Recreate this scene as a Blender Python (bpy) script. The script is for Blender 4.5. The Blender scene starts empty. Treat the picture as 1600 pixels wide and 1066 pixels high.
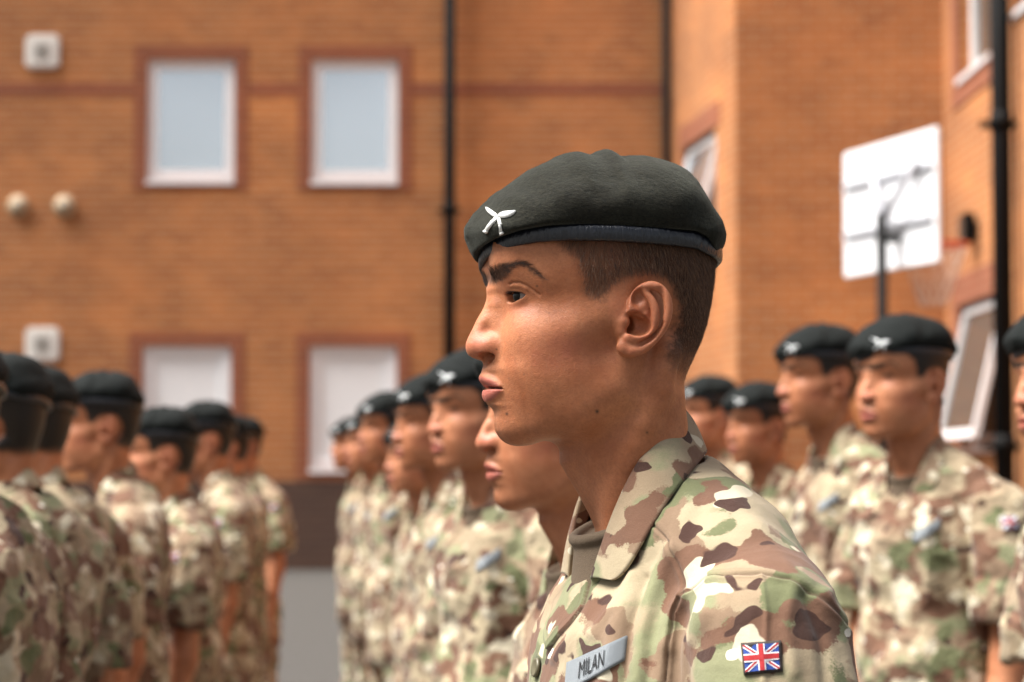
FINE = True
import bpy, bmesh, math, random
import numpy as np
from mathutils import Vector, Matrix
random.seed(7)
SC = bpy.context.scene
R = math.radians
# ---------------------------------------------------------------- camera, sky, sun
CAMZ = 1.47
FPX = 3778.0
PITCH = R(3.09)
cd = bpy.data.cameras.new("camera")
cam = bpy.data.objects.new("camera", cd)
SC.collection.objects.link(cam)
cam.location = (0, 0, CAMZ)
cam.rotation_euler = (R(90) + PITCH, 0, 0)
cd.lens = 85.0
cd.sensor_width = 36.0
cd.clip_start = 0.05
cd.clip_end = 2000
cd.dof.use_dof = True
cd.dof.focus_distance = 1.95
cd.dof.aperture_fstop = 7.6
SC.camera = cam
SC.view_settings.view_transform = 'Standard'
SC.view_settings.look = 'None'
SC.view_settings.exposure = 0.8
SC.view_settings.gamma = 1
SUN_EL, SUN_AZ = R(60), R(-98)          # azimuth from +Y (into the picture), clockwise seen from above
wd = bpy.data.worlds.new("World")
SC.world = wd
wd.use_nodes = True
wn, wl = wd.node_tree.nodes, wd.node_tree.links
wn.clear()
w_out = wn.new('ShaderNodeOutputWorld')
w_bg = wn.new('ShaderNodeBackground')
w_sky = wn.new('ShaderNodeTexSky')
w_sky.sky_type = 'NISHITA'
w_sky.sun_disc = False
w_sky.sun_elevation = SUN_EL
w_sky.sun_rotation = SUN_AZ
w_sky.dust_density = 4.0
w_hsv = wn.new('ShaderNodeHueSaturation')
w_hsv.inputs['Saturation'].default_value = 0.35
w_hsv.inputs['Value'].default_value = 1.0
w_tc = wn.new('ShaderNodeTexCoord')
w_no = wn.new('ShaderNodeTexNoise')
w_no.inputs['Scale'].default_value = 3.0
w_no.inputs['Detail'].default_value = 5.0
w_ra = wn.new('ShaderNodeMapRange')
w_ra.inputs[1].default_value = 0.35
w_ra.inputs[2].default_value = 0.7
w_ra.inputs[3].default_value = 0.8
w_ra.inputs[4].default_value = 1.9
w_mu = wn.new('ShaderNodeVectorMath')
w_mu.operation = 'SCALE'
w_bg.inputs['Strength'].default_value = 0.1
wl.new(w_sky.outputs[0], w_hsv.inputs['Color'])
wl.new(w_tc.outputs['Generated'], w_no.inputs['Vector'])
wl.new(w_no.outputs[0], w_ra.inputs[0])
wl.new(w_hsv.outputs[0], w_mu.inputs[0])
wl.new(w_ra.outputs[0], w_mu.inputs['Scale'])
# a cloud deck: bright overhead and along the horizon, grey between
w_sx = wn.new('ShaderNodeSeparateXYZ'); wl.new(w_tc.outputs['Generated'], w_sx.inputs[0])
w_cr = wn.new('ShaderNodeValToRGB'); wl.new(w_sx.outputs[2], w_cr.inputs[0])
e_ = w_cr.color_ramp.elements
e_[0].position = 0; e_[0].color = (.45, .45, .45, 1); e_[1].position = 1; e_[1].color = (1, 1, 1, 1)
for p_, q_ in ((.16, .42), (.28, .18), (.5, .32), (.75, .75)):
    k_ = e_.new(p_); k_.color = (q_, q_, q_, 1)
w_m2 = wn.new('ShaderNodeVectorMath'); w_m2.operation = 'MULTIPLY'
wl.new(w_mu.outputs[0], w_m2.inputs[0]); wl.new(w_cr.outputs[0], w_m2.inputs[1])
w_m3 = wn.new('ShaderNodeVectorMath'); w_m3.operation = 'SCALE'; w_m3.inputs['Scale'].default_value = 1.6
wl.new(w_m2.outputs[0], w_m3.inputs[0])
wl.new(w_m3.outputs[0], w_bg.inputs['Color'])
wl.new(w_bg.outputs[0], w_out.inputs[0])
sl = bpy.data.lights.new("sun", 'SUN')
sl.energy = 5.0
sl.angle = R(40)
sl.color = (1.0, 0.96, 0.9)
sun = bpy.data.objects.new("sun", sl)
SC.collection.objects.link(sun)
sd = Vector((math.sin(SUN_AZ) * math.cos(SUN_EL), math.cos(SUN_AZ) * math.cos(SUN_EL), math.sin(SUN_EL)))
sun.rotation_euler = sd.to_track_quat('Z', 'Y').to_euler()
sun.location = sd * 30

# ---------------------------------------------------------------- small helpers
def ray(px, py):
    """direction (forward component 1) of the picture ray through a pixel of the 1600x1066 photo"""
    a, b = (px - 800) / FPX, (533 - py) / FPX
    c, s = math.cos(PITCH), math.sin(PITCH)
    return Vector((a, c - b * s, s + b * c))

def tag(o, label=None, cat=None, group=None, kind=None):
    if label: o['label'] = label
    if cat: o['category'] = cat
    if group: o['group'] = group
    if kind: o['kind'] = kind
    return o

def link(name, me, mats=(), parent=None, smooth=True):
    o = bpy.data.objects.new(name, me)
    SC.collection.objects.link(o)
    for m in (mats if isinstance(mats, (list, tuple)) else [mats]):
        me.materials.append(m)
    if smooth and len(me.polygons):
        me.polygons.foreach_set('use_smooth', np.ones(len(me.polygons), bool))
    if parent: o.parent = parent
    return o

def np_mesh(name, V, Q):
    """mesh from numpy vertices and an (n,3) or (n,4) face array"""
    V = np.ascontiguousarray(V, dtype=np.float32)
    Q = np.ascontiguousarray(Q, dtype=np.int32)
    me = bpy.data.meshes.new(name)
    me.vertices.add(len(V))
    me.vertices.foreach_set('co', V.ravel())
    k = Q.shape[1]
    me.loops.add(Q.size)
    me.loops.foreach_set('vertex_index', Q.ravel())
    me.polygons.add(len(Q))
    me.polygons.foreach_set('loop_start', np.arange(0, Q.size, k, dtype=np.int32))
    me.update(calc_edges=True)
    return me

def vcol(me, name, C):
    """per-vertex colour attribute, C is (n,3) or (n,)"""
    a = me.color_attributes.new(name, 'FLOAT_COLOR', 'POINT')
    C = np.asarray(C, dtype=np.float32)
    if C.ndim == 1: C = np.stack([C] * 3, 1)
    a.data.foreach_set('color', np.concatenate([C, np.ones((len(C), 1), np.float32)], 1).ravel())

# ---------------------------------------------------------------- implicit-surface modelling (smooth unions on a voxel grid)
def smin(a, b, k):
    if k <= 0: return np.minimum(a, b)
    h = np.maximum(k - np.abs(a - b), 0) / k
    return np.minimum(a, b) - h * h * k * .25
def smax(a, b, k): return -smin(-a, -b, k)
def sstep(a, b, x):
    t = np.clip((x - a) / (b - a), 0, 1)
    return t * t * (3 - 2 * t)

def ell(c, r, rot=None):
    """ellipsoid; rot = (ax, ay, az) degrees"""
    c = np.array(c, float); r = np.array(r, float)
    M = np.eye(3)
    if rot:
        from mathutils import Euler
        M = np.array(Euler([R(q) for q in rot]).to_matrix()).T
    ext = r if not rot else np.full(3, r.max())
    def f(x, y, z):
        X, Y, Z = x - c[0], y - c[1], z - c[2]
        if rot:
            X, Y, Z = (M[0, 0] * X + M[0, 1] * Y + M[0, 2] * Z, M[1, 0] * X + M[1, 1] * Y + M[1, 2] * Z,
                       M[2, 0] * X + M[2, 1] * Y + M[2, 2] * Z)
        k0 = np.sqrt((X / r[0]) ** 2 + (Y / r[1]) ** 2 + (Z / r[2]) ** 2)
        k1 = np.sqrt((X / r[0] ** 2) ** 2 + (Y / r[1] ** 2) ** 2 + (Z / r[2] ** 2) ** 2) + 1e-9
        return k0 * (k0 - 1) / k1
    return f, c - ext, c + ext

def chain(P, rad, k=2.0, sy=1.0):
    """tapered tube through points"""
    P = [np.array(p, float) for p in P]
    if not isinstance(rad, (list, tuple)): rad = [rad] * len(P)
    rm = max(rad)
    lo = np.min(P, 0) - rm; hi = np.max(P, 0) + rm
    def f(x, y, z):
        d = None
        for i in range(len(P) - 1):
            a, b = P[i], P[i + 1]
            ab = b - a
            L = float(ab @ ab) + 1e-9
            X, Y, Z = x - a[0], y - a[1], z - a[2]
            t = np.clip((X * ab[0] + Y * ab[1] + Z * ab[2]) / L, 0, 1)
            q = np.sqrt((X - t * ab[0]) ** 2 + (Y - t * ab[1]) ** 2 + (Z - t * ab[2]) ** 2) - (rad[i] + t * (rad[i + 1] - rad[i]))
            d = q if d is None else smin(d, q, k)
        return d
    return f, lo, hi

class Vol:
    def __init__(s, lo, hi, h):
        s.lo = np.array(lo, float); s.h = h
        s.n = np.ceil((np.array(hi, float) - s.lo) / h).astype(int) + 1
        s.F = np.full(tuple(s.n), 50.0, np.float32)
    def sub(s, lo, hi):
        a = np.clip(np.floor((lo - s.lo) / s.h).astype(int), 0, s.n)
        b = np.clip(np.ceil((hi - s.lo) / s.h).astype(int) + 1, 0, s.n)
        ax = [(s.lo[i] + s.h * np.arange(a[i], b[i])).astype(np.float32) for i in range(3)]
        sl = tuple(slice(a[i], b[i]) for i in range(3))
        return sl, ax[0][:, None, None], ax[1][None, :, None], ax[2][None, None, :]
    def op(s, prim, k=0., mode='+'):
        f, lo, hi = prim
        m = k + 3 * s.h + 2
        sl, x, y, z = s.sub(lo - m, hi + m)
        if 0 in s.F[sl].shape: return s
        d = f(x, y, z)
        if mode == '+': s.F[sl] = smin(s.F[sl], d, k)
        elif mode == '-': s.F[sl] = smax(s.F[sl], -d, k)
        return s
    def add(s, *prims, k=0.):
        for p in prims: s.op(p, k)
        return s
    def cut(s, *prims, k=0.):
        for p in prims: s.op(p, k, '-')
        return s
    def mirror(s):
        """grid starts at y=0: reflect to -y"""
        s.F = np.concatenate([s.F[:, :0:-1], s.F], 1)
        s.lo = s.lo.copy(); s.lo[1] -= (s.n[1] - 1) * s.h
        s.n = np.array(s.F.shape)
        return s
    def nets(s):
        """surface nets -> vertices, quads"""
        F = s.F
        S = F < 0
        c = np.zeros(tuple(s.n - 1), np.uint8)
        for i in (0, 1):
            for j in (0, 1):
                for k in (0, 1):
                    c += S[i:s.n[0] - 1 + i, j:s.n[1] - 1 + j, k:s.n[2] - 1 + k]
        act = (c > 0) & (c < 8)
        I = np.argwhere(act)
        idx = np.full(c.shape, -1, np.int32)
        idx[act] = np.arange(len(I), dtype=np.int32)
        acc = np.zeros((len(I), 3)); cnt = np.zeros(len(I))
        for ax in range(3):
            o = [0, 1, 2]; o.remove(ax)
            for u in (0, 1):
                for v in (0, 1):
                    A = I.copy(); A[:, o[0]] += u; A[:, o[1]] += v
                    B = A.copy(); B[:, ax] += 1
                    fa, fb = F[A[:, 0], A[:, 1], A[:, 2]].astype(float), F[B[:, 0], B[:, 1], B[:, 2]].astype(float)
                    m = (fa < 0) != (fb < 0)
                    t = np.where(m, fa / np.where(m, fa - fb, 1), 0)
                    p = A.astype(float); p[:, ax] += t
                    acc += p * m[:, None]; cnt += m
        V = acc / np.maximum(cnt, 1)[:, None] * s.h + s.lo
        Q = []
        for ax in range(3):
            o = [(ax + 1) % 3, (ax + 2) % 3]
            a = np.moveaxis(S, ax, 0)
            m = np.moveaxis(a[:-1] != a[1:], 0, ax)
            E = np.argwhere(m)
            ok = (E[:, o[0]] > 0) & (E[:, o[1]] > 0) & (E[:, o[0]] < s.n[o[0]] - 1) & (E[:, o[1]] < s.n[o[1]] - 1)
            E = E[ok]
            def g(du, dv):
                A = E.copy(); A[:, o[0]] -= du; A[:, o[1]] -= dv
                return idx[A[:, 0], A[:, 1], A[:, 2]]
            q = np.stack([g(1, 1), g(0, 1), g(0, 0), g(1, 0)], 1)
            flip = ~S[E[:, 0], E[:, 1], E[:, 2]]
            q[flip] = q[flip][:, ::-1]
            Q.append(q)
        return V, np.concatenate(Q)

def relax(V, Q, it=2, lam=.5):
    """Laplacian smoothing along quad edges"""
    n = len(V)
    e = np.concatenate([Q[:, [0, 1]], Q[:, [1, 2]], Q[:, [2, 3]], Q[:, [3, 0]]])
    for _ in range(it):
        cnt = np.bincount(e[:, 0], minlength=n) + np.bincount(e[:, 1], minlength=n)
        A = np.stack([np.bincount(e[:, 0], V[e[:, 1], c], minlength=n) + np.bincount(e[:, 1], V[e[:, 0], c], minlength=n) for c in range(3)], 1)
        V = V + lam * (A / np.maximum(cnt, 1)[:, None] - V)
    return V

def vnoise(P, seed=0):
    """smooth value noise, P (n,3) -> (n,) in 0..1"""
    P = np.asarray(P, float)
    I = np.floor(P).astype(np.int64); f = P - I
    f = f * f * (3 - 2 * f)
    def h(i, j, k):
        q = (i * 374761393 + j * 668265263 + k * 2147483647 + seed * 974634777) & 0xffffffff
        q = ((q ^ (q >> 13)) * 1274126177) & 0xffffffff
        return ((q ^ (q >> 16)) & 0xffff) / 65535.
    r = 0
    for a in (0, 1):
        for b in (0, 1):
            for c in (0, 1):
                w = (f[:, 0] if a else 1 - f[:, 0]) * (f[:, 1] if b else 1 - f[:, 1]) * (f[:, 2] if c else 1 - f[:, 2])
                r = r + w * h(I[:, 0] + a, I[:, 1] + b, I[:, 2] + c)
    return r
# ---------------------------------------------------------------- the head (millimetres; x = towards the back of the head, |y| = sideways, z = up)
HYAW = R(12)
HO = cam.location + ray(930, 470) * 2.0
HM = Matrix.Translation(HO) @ Matrix.Rotation(HYAW, 4, 'Z')
HMI = HM.inverted()
def N(px, py, l=0.):
    """point of the near side of the head that lies l mm from its middle plane and shows at (px, py)"""
    o = HMI @ cam.location; d = HMI.to_3x3() @ ray(px, py)
    t = (-l / 1000 - o.y) / d.y
    p = o + d * t
    return (p.x * 1000, l, p.z * 1000)

EYE = N(825, 463, 31)
def curve(P, rad, n=4, k=1.0):
    """smooth tapered tube: Catmull-Rom through the points"""
    P = np.array([list(p) for p in P], float); rad = np.array(rad, float) if isinstance(rad, (list, tuple)) else np.full(len(P), rad)
    A = np.concatenate([P, rad[:, None]], 1)
    A = np.concatenate([[2 * A[0] - A[1]], A, [2 * A[-1] - A[-2]]])
    o = []
    for i in range(1, len(A) - 2):
        for j in range(n):
            t = j / n
            o.append(.5 * (2 * A[i] + (A[i + 1] - A[i - 1]) * t + (2 * A[i - 1] - 5 * A[i] + 4 * A[i + 1] - A[i + 2]) * t ** 2 + (3 * A[i] - A[i - 1] - 3 * A[i + 1] + A[i + 2]) * t ** 3))
    o.append(A[-2]); o = np.array(o)
    return chain(list(o[:, :3]), [float(q) for q in o[:, 3]], k)

def head_vol(h, ears=True, zlo=-330):
    v = Vol((-125, 0, zlo), (115, 92, 125), h)
    P = v.add
    # skull
    P(ell(N(936, 385), (93, 74, 70)), k=10)
    P(ell(N(1000, 432), (57, 62, 62)), k=20)
    P(ell(N(1024, 490), (38, 48, 46)), k=20)
    P(ell(N(852, 402), (44, 56, 44)), k=20)
    P(ell(N(925, 440, 20), (68, 50, 50)), k=15)
    # neck
    P(chain([N(962, 590), N(970, 690), N(1006, 800), N(1020, 1020)], [46, 47, 47, 50], k=20), k=14)
    P(curve([N(1040, 555, 50), N(1000, 660, 49), N(962, 780, 28), N(955, 850, 12)], [13, 11, 9, 7], k=6), k=16)
    P(chain([N(1020, 560, 20), N(1024, 640, 27), N(1034, 760, 30)], [16, 15, 14], k=8), k=16)
    P(ell(N(893, 718), (9, 12, 13)), k=14)
    P(ell(N(1036, 545, 0), (22, 38, 34)), k=16)
    # face masses
    P(ell(N(880, 525), (57, 53, 64)), k=18)
    P(ell(N(807, 572), (25, 25, 34)), k=12)
    P(ell(N(802, 612), (23, 25, 20)), k=10)
    P(ell(N(810, 665), (14, 19, 13.5)), k=12)
    P(chain([N(818, 664, 10), N(852, 655, 30), N(905, 642, 44), N(962, 604, 52), N(985, 540, 58)], [12, 12.5, 13, 13, 11], k=5), k=18)
    P(ell(N(868, 632), (46, 36, 28)), k=16)
    P(ell(N(905, 588, 30), (44, 34, 44)), k=20)
    P(ell(N(866, 568, 31), (34, 25, 38)), k=20)
    P(chain([N(856, 520, 42), N(902, 508, 54), N(960, 490, 60)], [14, 12, 11], k=5), k=22)
    P(ell(N(826, 522, 28), (15, 17, 18)), k=14)
    # brow
    P(chain([N(790, 434, 4), N(807, 424, 20), N(832, 420, 35), N(858, 434, 46)], [7, 7, 6.5, 7], k=4), k=16)
    P(ell(N(848, 400, 25), (42, 30, 34)), k=14)
    # eye socket, ball of the lids
    P(ell(N(812, 472, 17), (9, 10, 14)), k=8)
    P(ell(EYE, (13.8, 13.9, 13.6)), k=2.6)
    # nose
    P(chain([N(777, 452), N(775, 468), N(762, 500), N(749, 534)], [7, 6.5, 7.5, 9.0], k=5), k=9)
    P(ell(N(747, 542), (9, 9.6, 8.6)), k=7)
    P(chain([N(783, 480, 7), N(782, 530, 9)], [6.5, 6], k=4), k=9)
    P(ell(N(779, 544, 12.3), (11.5, 6.6, 9.4)), k=6)
    P(ell(N(763, 542, 8), (9.5, 8.5, 8.5)), k=7)
    P(chain([N(745, 552), N(764, 562)], [4.5, 4.5], k=2), k=4)
    v.cut(ell(N(760, 558, 12.5), (8.2, 7, 4.4), (0, -6, 0)), k=1.2)
    v.cut(chain([N(758, 561, 6.2), N(772, 561, 8.5)], [2.6, 2.6], k=1), k=2.5)
    v.cut(chain([N(764, 556, 6.5), N(790, 545, 6)], [2.2, 2.2], k=1), k=2)
    v.cut(curve([N(790, 530, 20), N(796, 539, 21), N(797, 549, 20.5), N(790, 560, 18)], [.2, .8, .9, .4], k=1), k=3.5)
    # lips
    P(curve([N(759, 592, 0), N(761.5, 592.5, 4), N(768, 596.5, 12), N(780, 603.5, 19)], [3.6, 3.9, 3.5, 2.2], k=2), k=4.0)
    P(curve([N(767, 615, 0), N(768, 615, 7), N(774, 612.5, 13), N(782, 608, 19)], [5.6, 5.4, 4.2, 2.4], k=2), k=4.0)
    v.cut(ell(N(766, 641, 0), (4, 14, 4)), k=7)                       # below the lower lip
    def slit(x, y, z):
        zc = N(760, 606)[2] - 1.4 * (y / 24.) ** 2
        xf = N(760, 606)[0] + 9 * (y / 22.) ** 2
        return np.maximum(np.maximum(np.abs(z - zc) - np.clip(1.5 - .045 * y - .12 * (x - xf), .25, 1.6), y - 22.5), x - xf - 7)
    v.cut((slit, np.array([N(740, 606)[0], 0, N(740, 612)[2]]), np.array([N(800, 606)[0], 28, N(740, 600)[2]])), k=1.2)
    v.cut(ell(N(748, 578, 0), (2.0, 2.4, 6)), k=3)                       # philtrum
    if h < 1.3:
        # lid opening and crease
        ex, ey, ez = EYE
        def opening(x, y, z):
            t = (y - 20.5) / (44.0 - 20.5)
            s = np.clip(4 * t * (1 - t), 0, 1)
            up = ez + .5 + 2.3 * s ** .6 - .1 * t
            dn = ez - 2.8 - 3.5 * s ** .7 + 2.6 * t
            d = np.maximum(z - up, dn - z)
            d = np.maximum(d, np.maximum(23.0 - y, y - 44.0))
            return np.maximum(d, x - (ex + 1.5))
        v.cut((opening, np.array([ex - 16, 15, ez - 9]), np.array([ex + 3, 48, ez + 9])), k=1.4)
        cr = 0 and [(ex - 14.8 * math.cos(R(a)) * math.cos(R(e)), ey + 14.8 * math.sin(R(a)), ez + 14.8 * math.sin(R(e))) for a, e in ((-42, 36), (-15, 43), (10, 45), (35, 41), (58, 26), (75, 12))]
    if ears:
        ear(v)
    return v

def ear(v):
    P = v.add
    P(ell(N(1008, 492, 73), (17, 4.2, 26), (0, 14, -16)), k=3)
    P(ell(N(992, 510, 66), (17, 6, 17), (0, 10, -12)), k=6)
    hx = [N(996, 497, 71), N(989, 483, 73), N(990, 467, 75), N(1000, 453, 77), N(1016, 446, 79), N(1031, 451, 80.5), N(1041, 465, 81.5),
          N(1044, 483, 81.5), N(1040, 503, 80.5), N(1030, 521, 78.5), N(1017, 536, 76.5), N(1003, 546, 74.5), N(988, 549, 72.5)]
    P(curve(hx, [2.3, 2.9, 3.1, 3.1, 3.1, 3.3, 3.3, 3.2, 3.0, 2.9, 2.9, 3.3, 4.2], k=1.5), k=2.2)
    P(ell(N(981, 543, 71), (9.5, 4.2, 7)), k=4)
    v.cut(ell(N(1030, 480, 86), (5.0, 6, 17), (0, 8, -16)), k=2.5)          # scapha
    v.cut(curve([N(1031, 505, 81), N(1018, 526, 79), N(1000, 536, 77)], [2.4, 2.0, 1.5]), k=2.5)
    v.cut(ell(N(1001, 466, 82), (6.5, 9, 8.5), (0, 10, -16)), k=2.5)          # fossa
    ah = [N(1008, 455, 78), N(1020, 473, 80), N(1024, 492, 80.5), N(1021, 509, 79), N(1010, 521, 77.5), N(994, 528, 75.5), N(979, 528, 73)]
    P(curve(ah, [2.2, 2.9, 3.1, 3.0, 2.8, 2.7, 2.6], k=1.5), k=2.5)
    v.cut(ell(N(995, 506, 78), (12.2, 11.5, 9.6), (0, 20, -14)), k=2.0)     # concha
    v.cut(ell(N(984, 507, 72), (5.5, 14, 7)), k=2)
    v.cut(chain([N(1006, 486, 79), N(997, 474, 79)], [2.6, 2.2]), k=2)
    P(chain([N(992, 487, 70), N(1003, 495, 71)], [2.6, 1.6]), k=2.5)         # crus
    P(chain([N(975, 491, 69), N(975, 503, 71), N(972, 517, 70)], [3.4, 4.2, 3.0]), k=3)
    return v

FRONT = [(749.6, 405), (749.6, 411), (750.4, 422), (756, 436), (759, 447.6), (760.5, 461), (759, 471), (754, 483), (746, 496.5), (738.6, 512), (731, 527), (727.6, 537), (727.6, 547), (731, 555.7), (737, 559.6),
         (748, 564), (754, 568), (754.6, 573.8), (751, 582), (748, 589), (748.7, 595.7), (753, 602.5), (757, 606), (754.6, 609), (752.4, 616), (754, 624.5), (759.7, 632), (764.8, 636), (770, 642), (772, 650), (771.5, 661.6), (773, 673.5), (778, 683), (784, 690),
         (874, 705), (874, 724), (889, 750), (899.5, 766.5), (920, 804), (929.6, 825)]
BACK = [(1117, 400), (1114, 440), (1110, 473), (1104, 506), (1096, 533), (1085, 558), (1074, 583), (1069, 600), (1072, 640), (1077, 680), (1080, 760)]
def project(V):
    """local head mm -> picture pixels"""
    M = np.array(cam.matrix_basis.inverted() @ HM)
    P = V / 1000 @ M[:3, :3].T + M[:3, 3]
    return 800 - FPX * P[:, 0] / P[:, 2], 533 + FPX * P[:, 1] / P[:, 2]

def fit_profile(V, show=False):
    """small corrections of the profile line: broad ones reach far into the face, fine ones stay near the middle plane"""
    V = V.copy()
    for rng, tgt, sg in (((400, 692), FRONT[:34], 1), ((706, 828), FRONT[34:], 1), ((402, 700), BACK, -1)):
        tp = np.array(tgt)
        for sm, fall, it in ((14, 60, 1), (2, 18, 2)):
            for _ in range(it):
                px, py = project(V)
                bins = np.arange(rng[0], rng[1], 2.0)
                side = px < 960 if sg > 0 else px > 960
                ext = np.array([(px[side & (np.abs(py - b) < 1.5)] * sg).min() * sg for b in bins])
                d = np.interp(bins, tp[:, 1], tp[:, 0]) - ext
                if show: print([(int(b), round(float(q), 1)) for b, q in zip(bins[::4], d[::4])])
                ker = np.hanning(2 * sm + 3)[1:-1]; ker /= ker.sum()
                d = np.clip(d, -14, 14)
                d = np.convolve(np.pad(d, sm, 'edge'), ker, 'valid')
                dd = np.interp(py, bins, d)
                edge = np.interp(py, bins, ext)
                w = np.exp(-((px - edge) / fall) ** 2) * side * sstep(0, 50, np.abs(px - 960))
                out = np.maximum(rng[0] - py, py - rng[1]) / (30 if sm > 1 else 6)
                V[:, 0] += dd * w * (1 - sstep(0, 1, out)) * .53
    return V
# ---------------------------------------------------------------- materials
class Mat:
    def __init__(s, name, rough=.6, base=(.5, .5, .5), **kw):
        s.m = bpy.data.materials.new(name); s.m.use_nodes = True
        s.n, s.l = s.m.node_tree.nodes, s.m.node_tree.links
        s.b = s.n['Principled BSDF']
        s.b.inputs['Roughness'].default_value = rough
        s.b.inputs['Base Color'].default_value = (*base, 1)
        for k, v in kw.items():
            s.b.inputs[k.replace('_', ' ')].default_value = v
    def node(s, t, **kw):
        q = s.n.new('ShaderNode' + t)
        for k, v in kw.items():
            if k in q.inputs.keys(): q.inputs[k].default_value = v
            else: setattr(q, k, v)
        return q
    def to(s, a, b): s.l.new(a, b)
    def obj(s, scale=(1, 1, 1), rnd=0.):
        tc = s.node('TexCoord'); mp = s.node('Mapping')
        s.to(tc.outputs['Object'], mp.inputs['Vector'])
        mp.inputs['Scale'].default_value = scale
        if rnd:
            oi = s.node('ObjectInfo'); mu = s.node('Math', operation='MULTIPLY')
            mu.inputs[1].default_value = rnd
            s.to(oi.outputs['Random'], mu.inputs[0]); cx = s.node('CombineXYZ')
            s.to(mu.outputs[0], cx.inputs[0]); s.to(mu.outputs[0], cx.inputs[2])
            s.to(cx.outputs[0], mp.inputs['Location'])
        return mp.outputs[0]
    def noise(s, vec, scale, detail=3., rough=.5, dist=0.):
        q = s.node('TexNoise', Scale=scale, Detail=detail, Roughness=rough, Distortion=dist)
        s.to(vec, q.inputs['Vector'])
        return q.outputs[0]
    def step(s, v, a, b, lo=0., hi=1., smooth=False):
        q = s.node('MapRange')
        if smooth: q.interpolation_type = 'SMOOTHSTEP'
        for i, x in zip((1, 2, 3, 4), (a, b, lo, hi)): q.inputs[i].default_value = x
        s.to(v, q.inputs[0]); return q.outputs[0]
    def math(s, op, a, b=None):
        q = s.node('Math', operation=op)
        for i, x in enumerate((a, b)):
            if x is None: continue
            if isinstance(x, (int, float)): q.inputs[i].default_value = x
            else: s.to(x, q.inputs[i])
        return q.outputs[0]
    def mix(s, f, a, b, mode='MIX'):
        q = s.node('Mix', data_type='RGBA', blend_type=mode)
        for i, x in ((0, f), (6, a), (7, b)):
            if isinstance(x, (int, float)): q.inputs[i].default_value = x
            elif isinstance(x, tuple): q.inputs[i].default_value = (*x, 1)
            else: s.to(x, q.inputs[i])
        return q.outputs[2]
    def color(s, c): s.to(c, s.b.inputs['Base Color']); return s
    def bump(s, h, dist=.001, strength=1., prev=None):
        q = s.node('Bump', Strength=strength, Distance=dist)
        s.to(h, q.inputs['Height'])
        if prev: s.to(prev, q.inputs['Normal'])
        s.to(q.outputs[0], s.b.inputs['Normal']); return q.outputs[0]
    def attr(s, name):
        q = s.node('Attribute', attribute_name=name); return q.outputs['Color']
    def rgh(s, v): s.to(v, s.b.inputs['Roughness'])

def skin_mat(name, fine=True, tint=(1, 1, 1), scalp=(.060, .028, .016)):
    m = Mat(name, .46)
    v = m.obj()
    k = m.attr('marks')
    sp = m.node('SeparateColor'); m.to(k, sp.inputs[0])
    A = tuple(a * t for a, t in zip((.54, .215, .100), tint)); B = tuple(a * t for a, t in zip((.40, .135, .055), tint))
    c = m.mix(m.step(m.noise(v, 24, 4, .6), .35, .68), A, B)
    c = m.mix(m.math('MULTIPLY', m.step(m.noise(v, 160, 3, .65), .45, .8), .4), c, (.30, .105, .055))
    if fine: c = m.mix(m.math('MULTIPLY', m.step(m.noise(v, 420, 4, .7), .42, .72), .34), c, (.22, .075, .034))
    c = m.mix(sp.outputs[2], c, (.47, .13, .085))                     # redder nose, cheek, ear
    c = m.mix(sp.outputs[1], c, (.045, .028, .020))                     # stubble, brows, moles
    c = m.mix(sp.outputs[0], c, (.40, .12, .085))                      # lips
    hr = m.attr('scalp')
    c = m.mix(hr, c, scalp)
    m.color(c)
    m.b.inputs['Subsurface Weight'].default_value = .22 if fine else 0
    m.b.inputs['Subsurface Radius'].default_value = (1, .35, .2)
    m.b.inputs['Subsurface Scale'].default_value = .006
    m.b.inputs['Specular IOR Level'].default_value = .34
    if fine:
        h = m.math('ADD', m.noise(v, 900, 3, .6), m.math('MULTIPLY', m.noise(v, 260, 3, .5), .8))
        m.bump(h, .00042, .9)
        m.rgh(m.math('MAXIMUM', m.step(m.noise(v, 60, 3, .6), .3, .7, .40, .56), m.math('MULTIPLY', hr, 1.0)))
    return m.m

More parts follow.
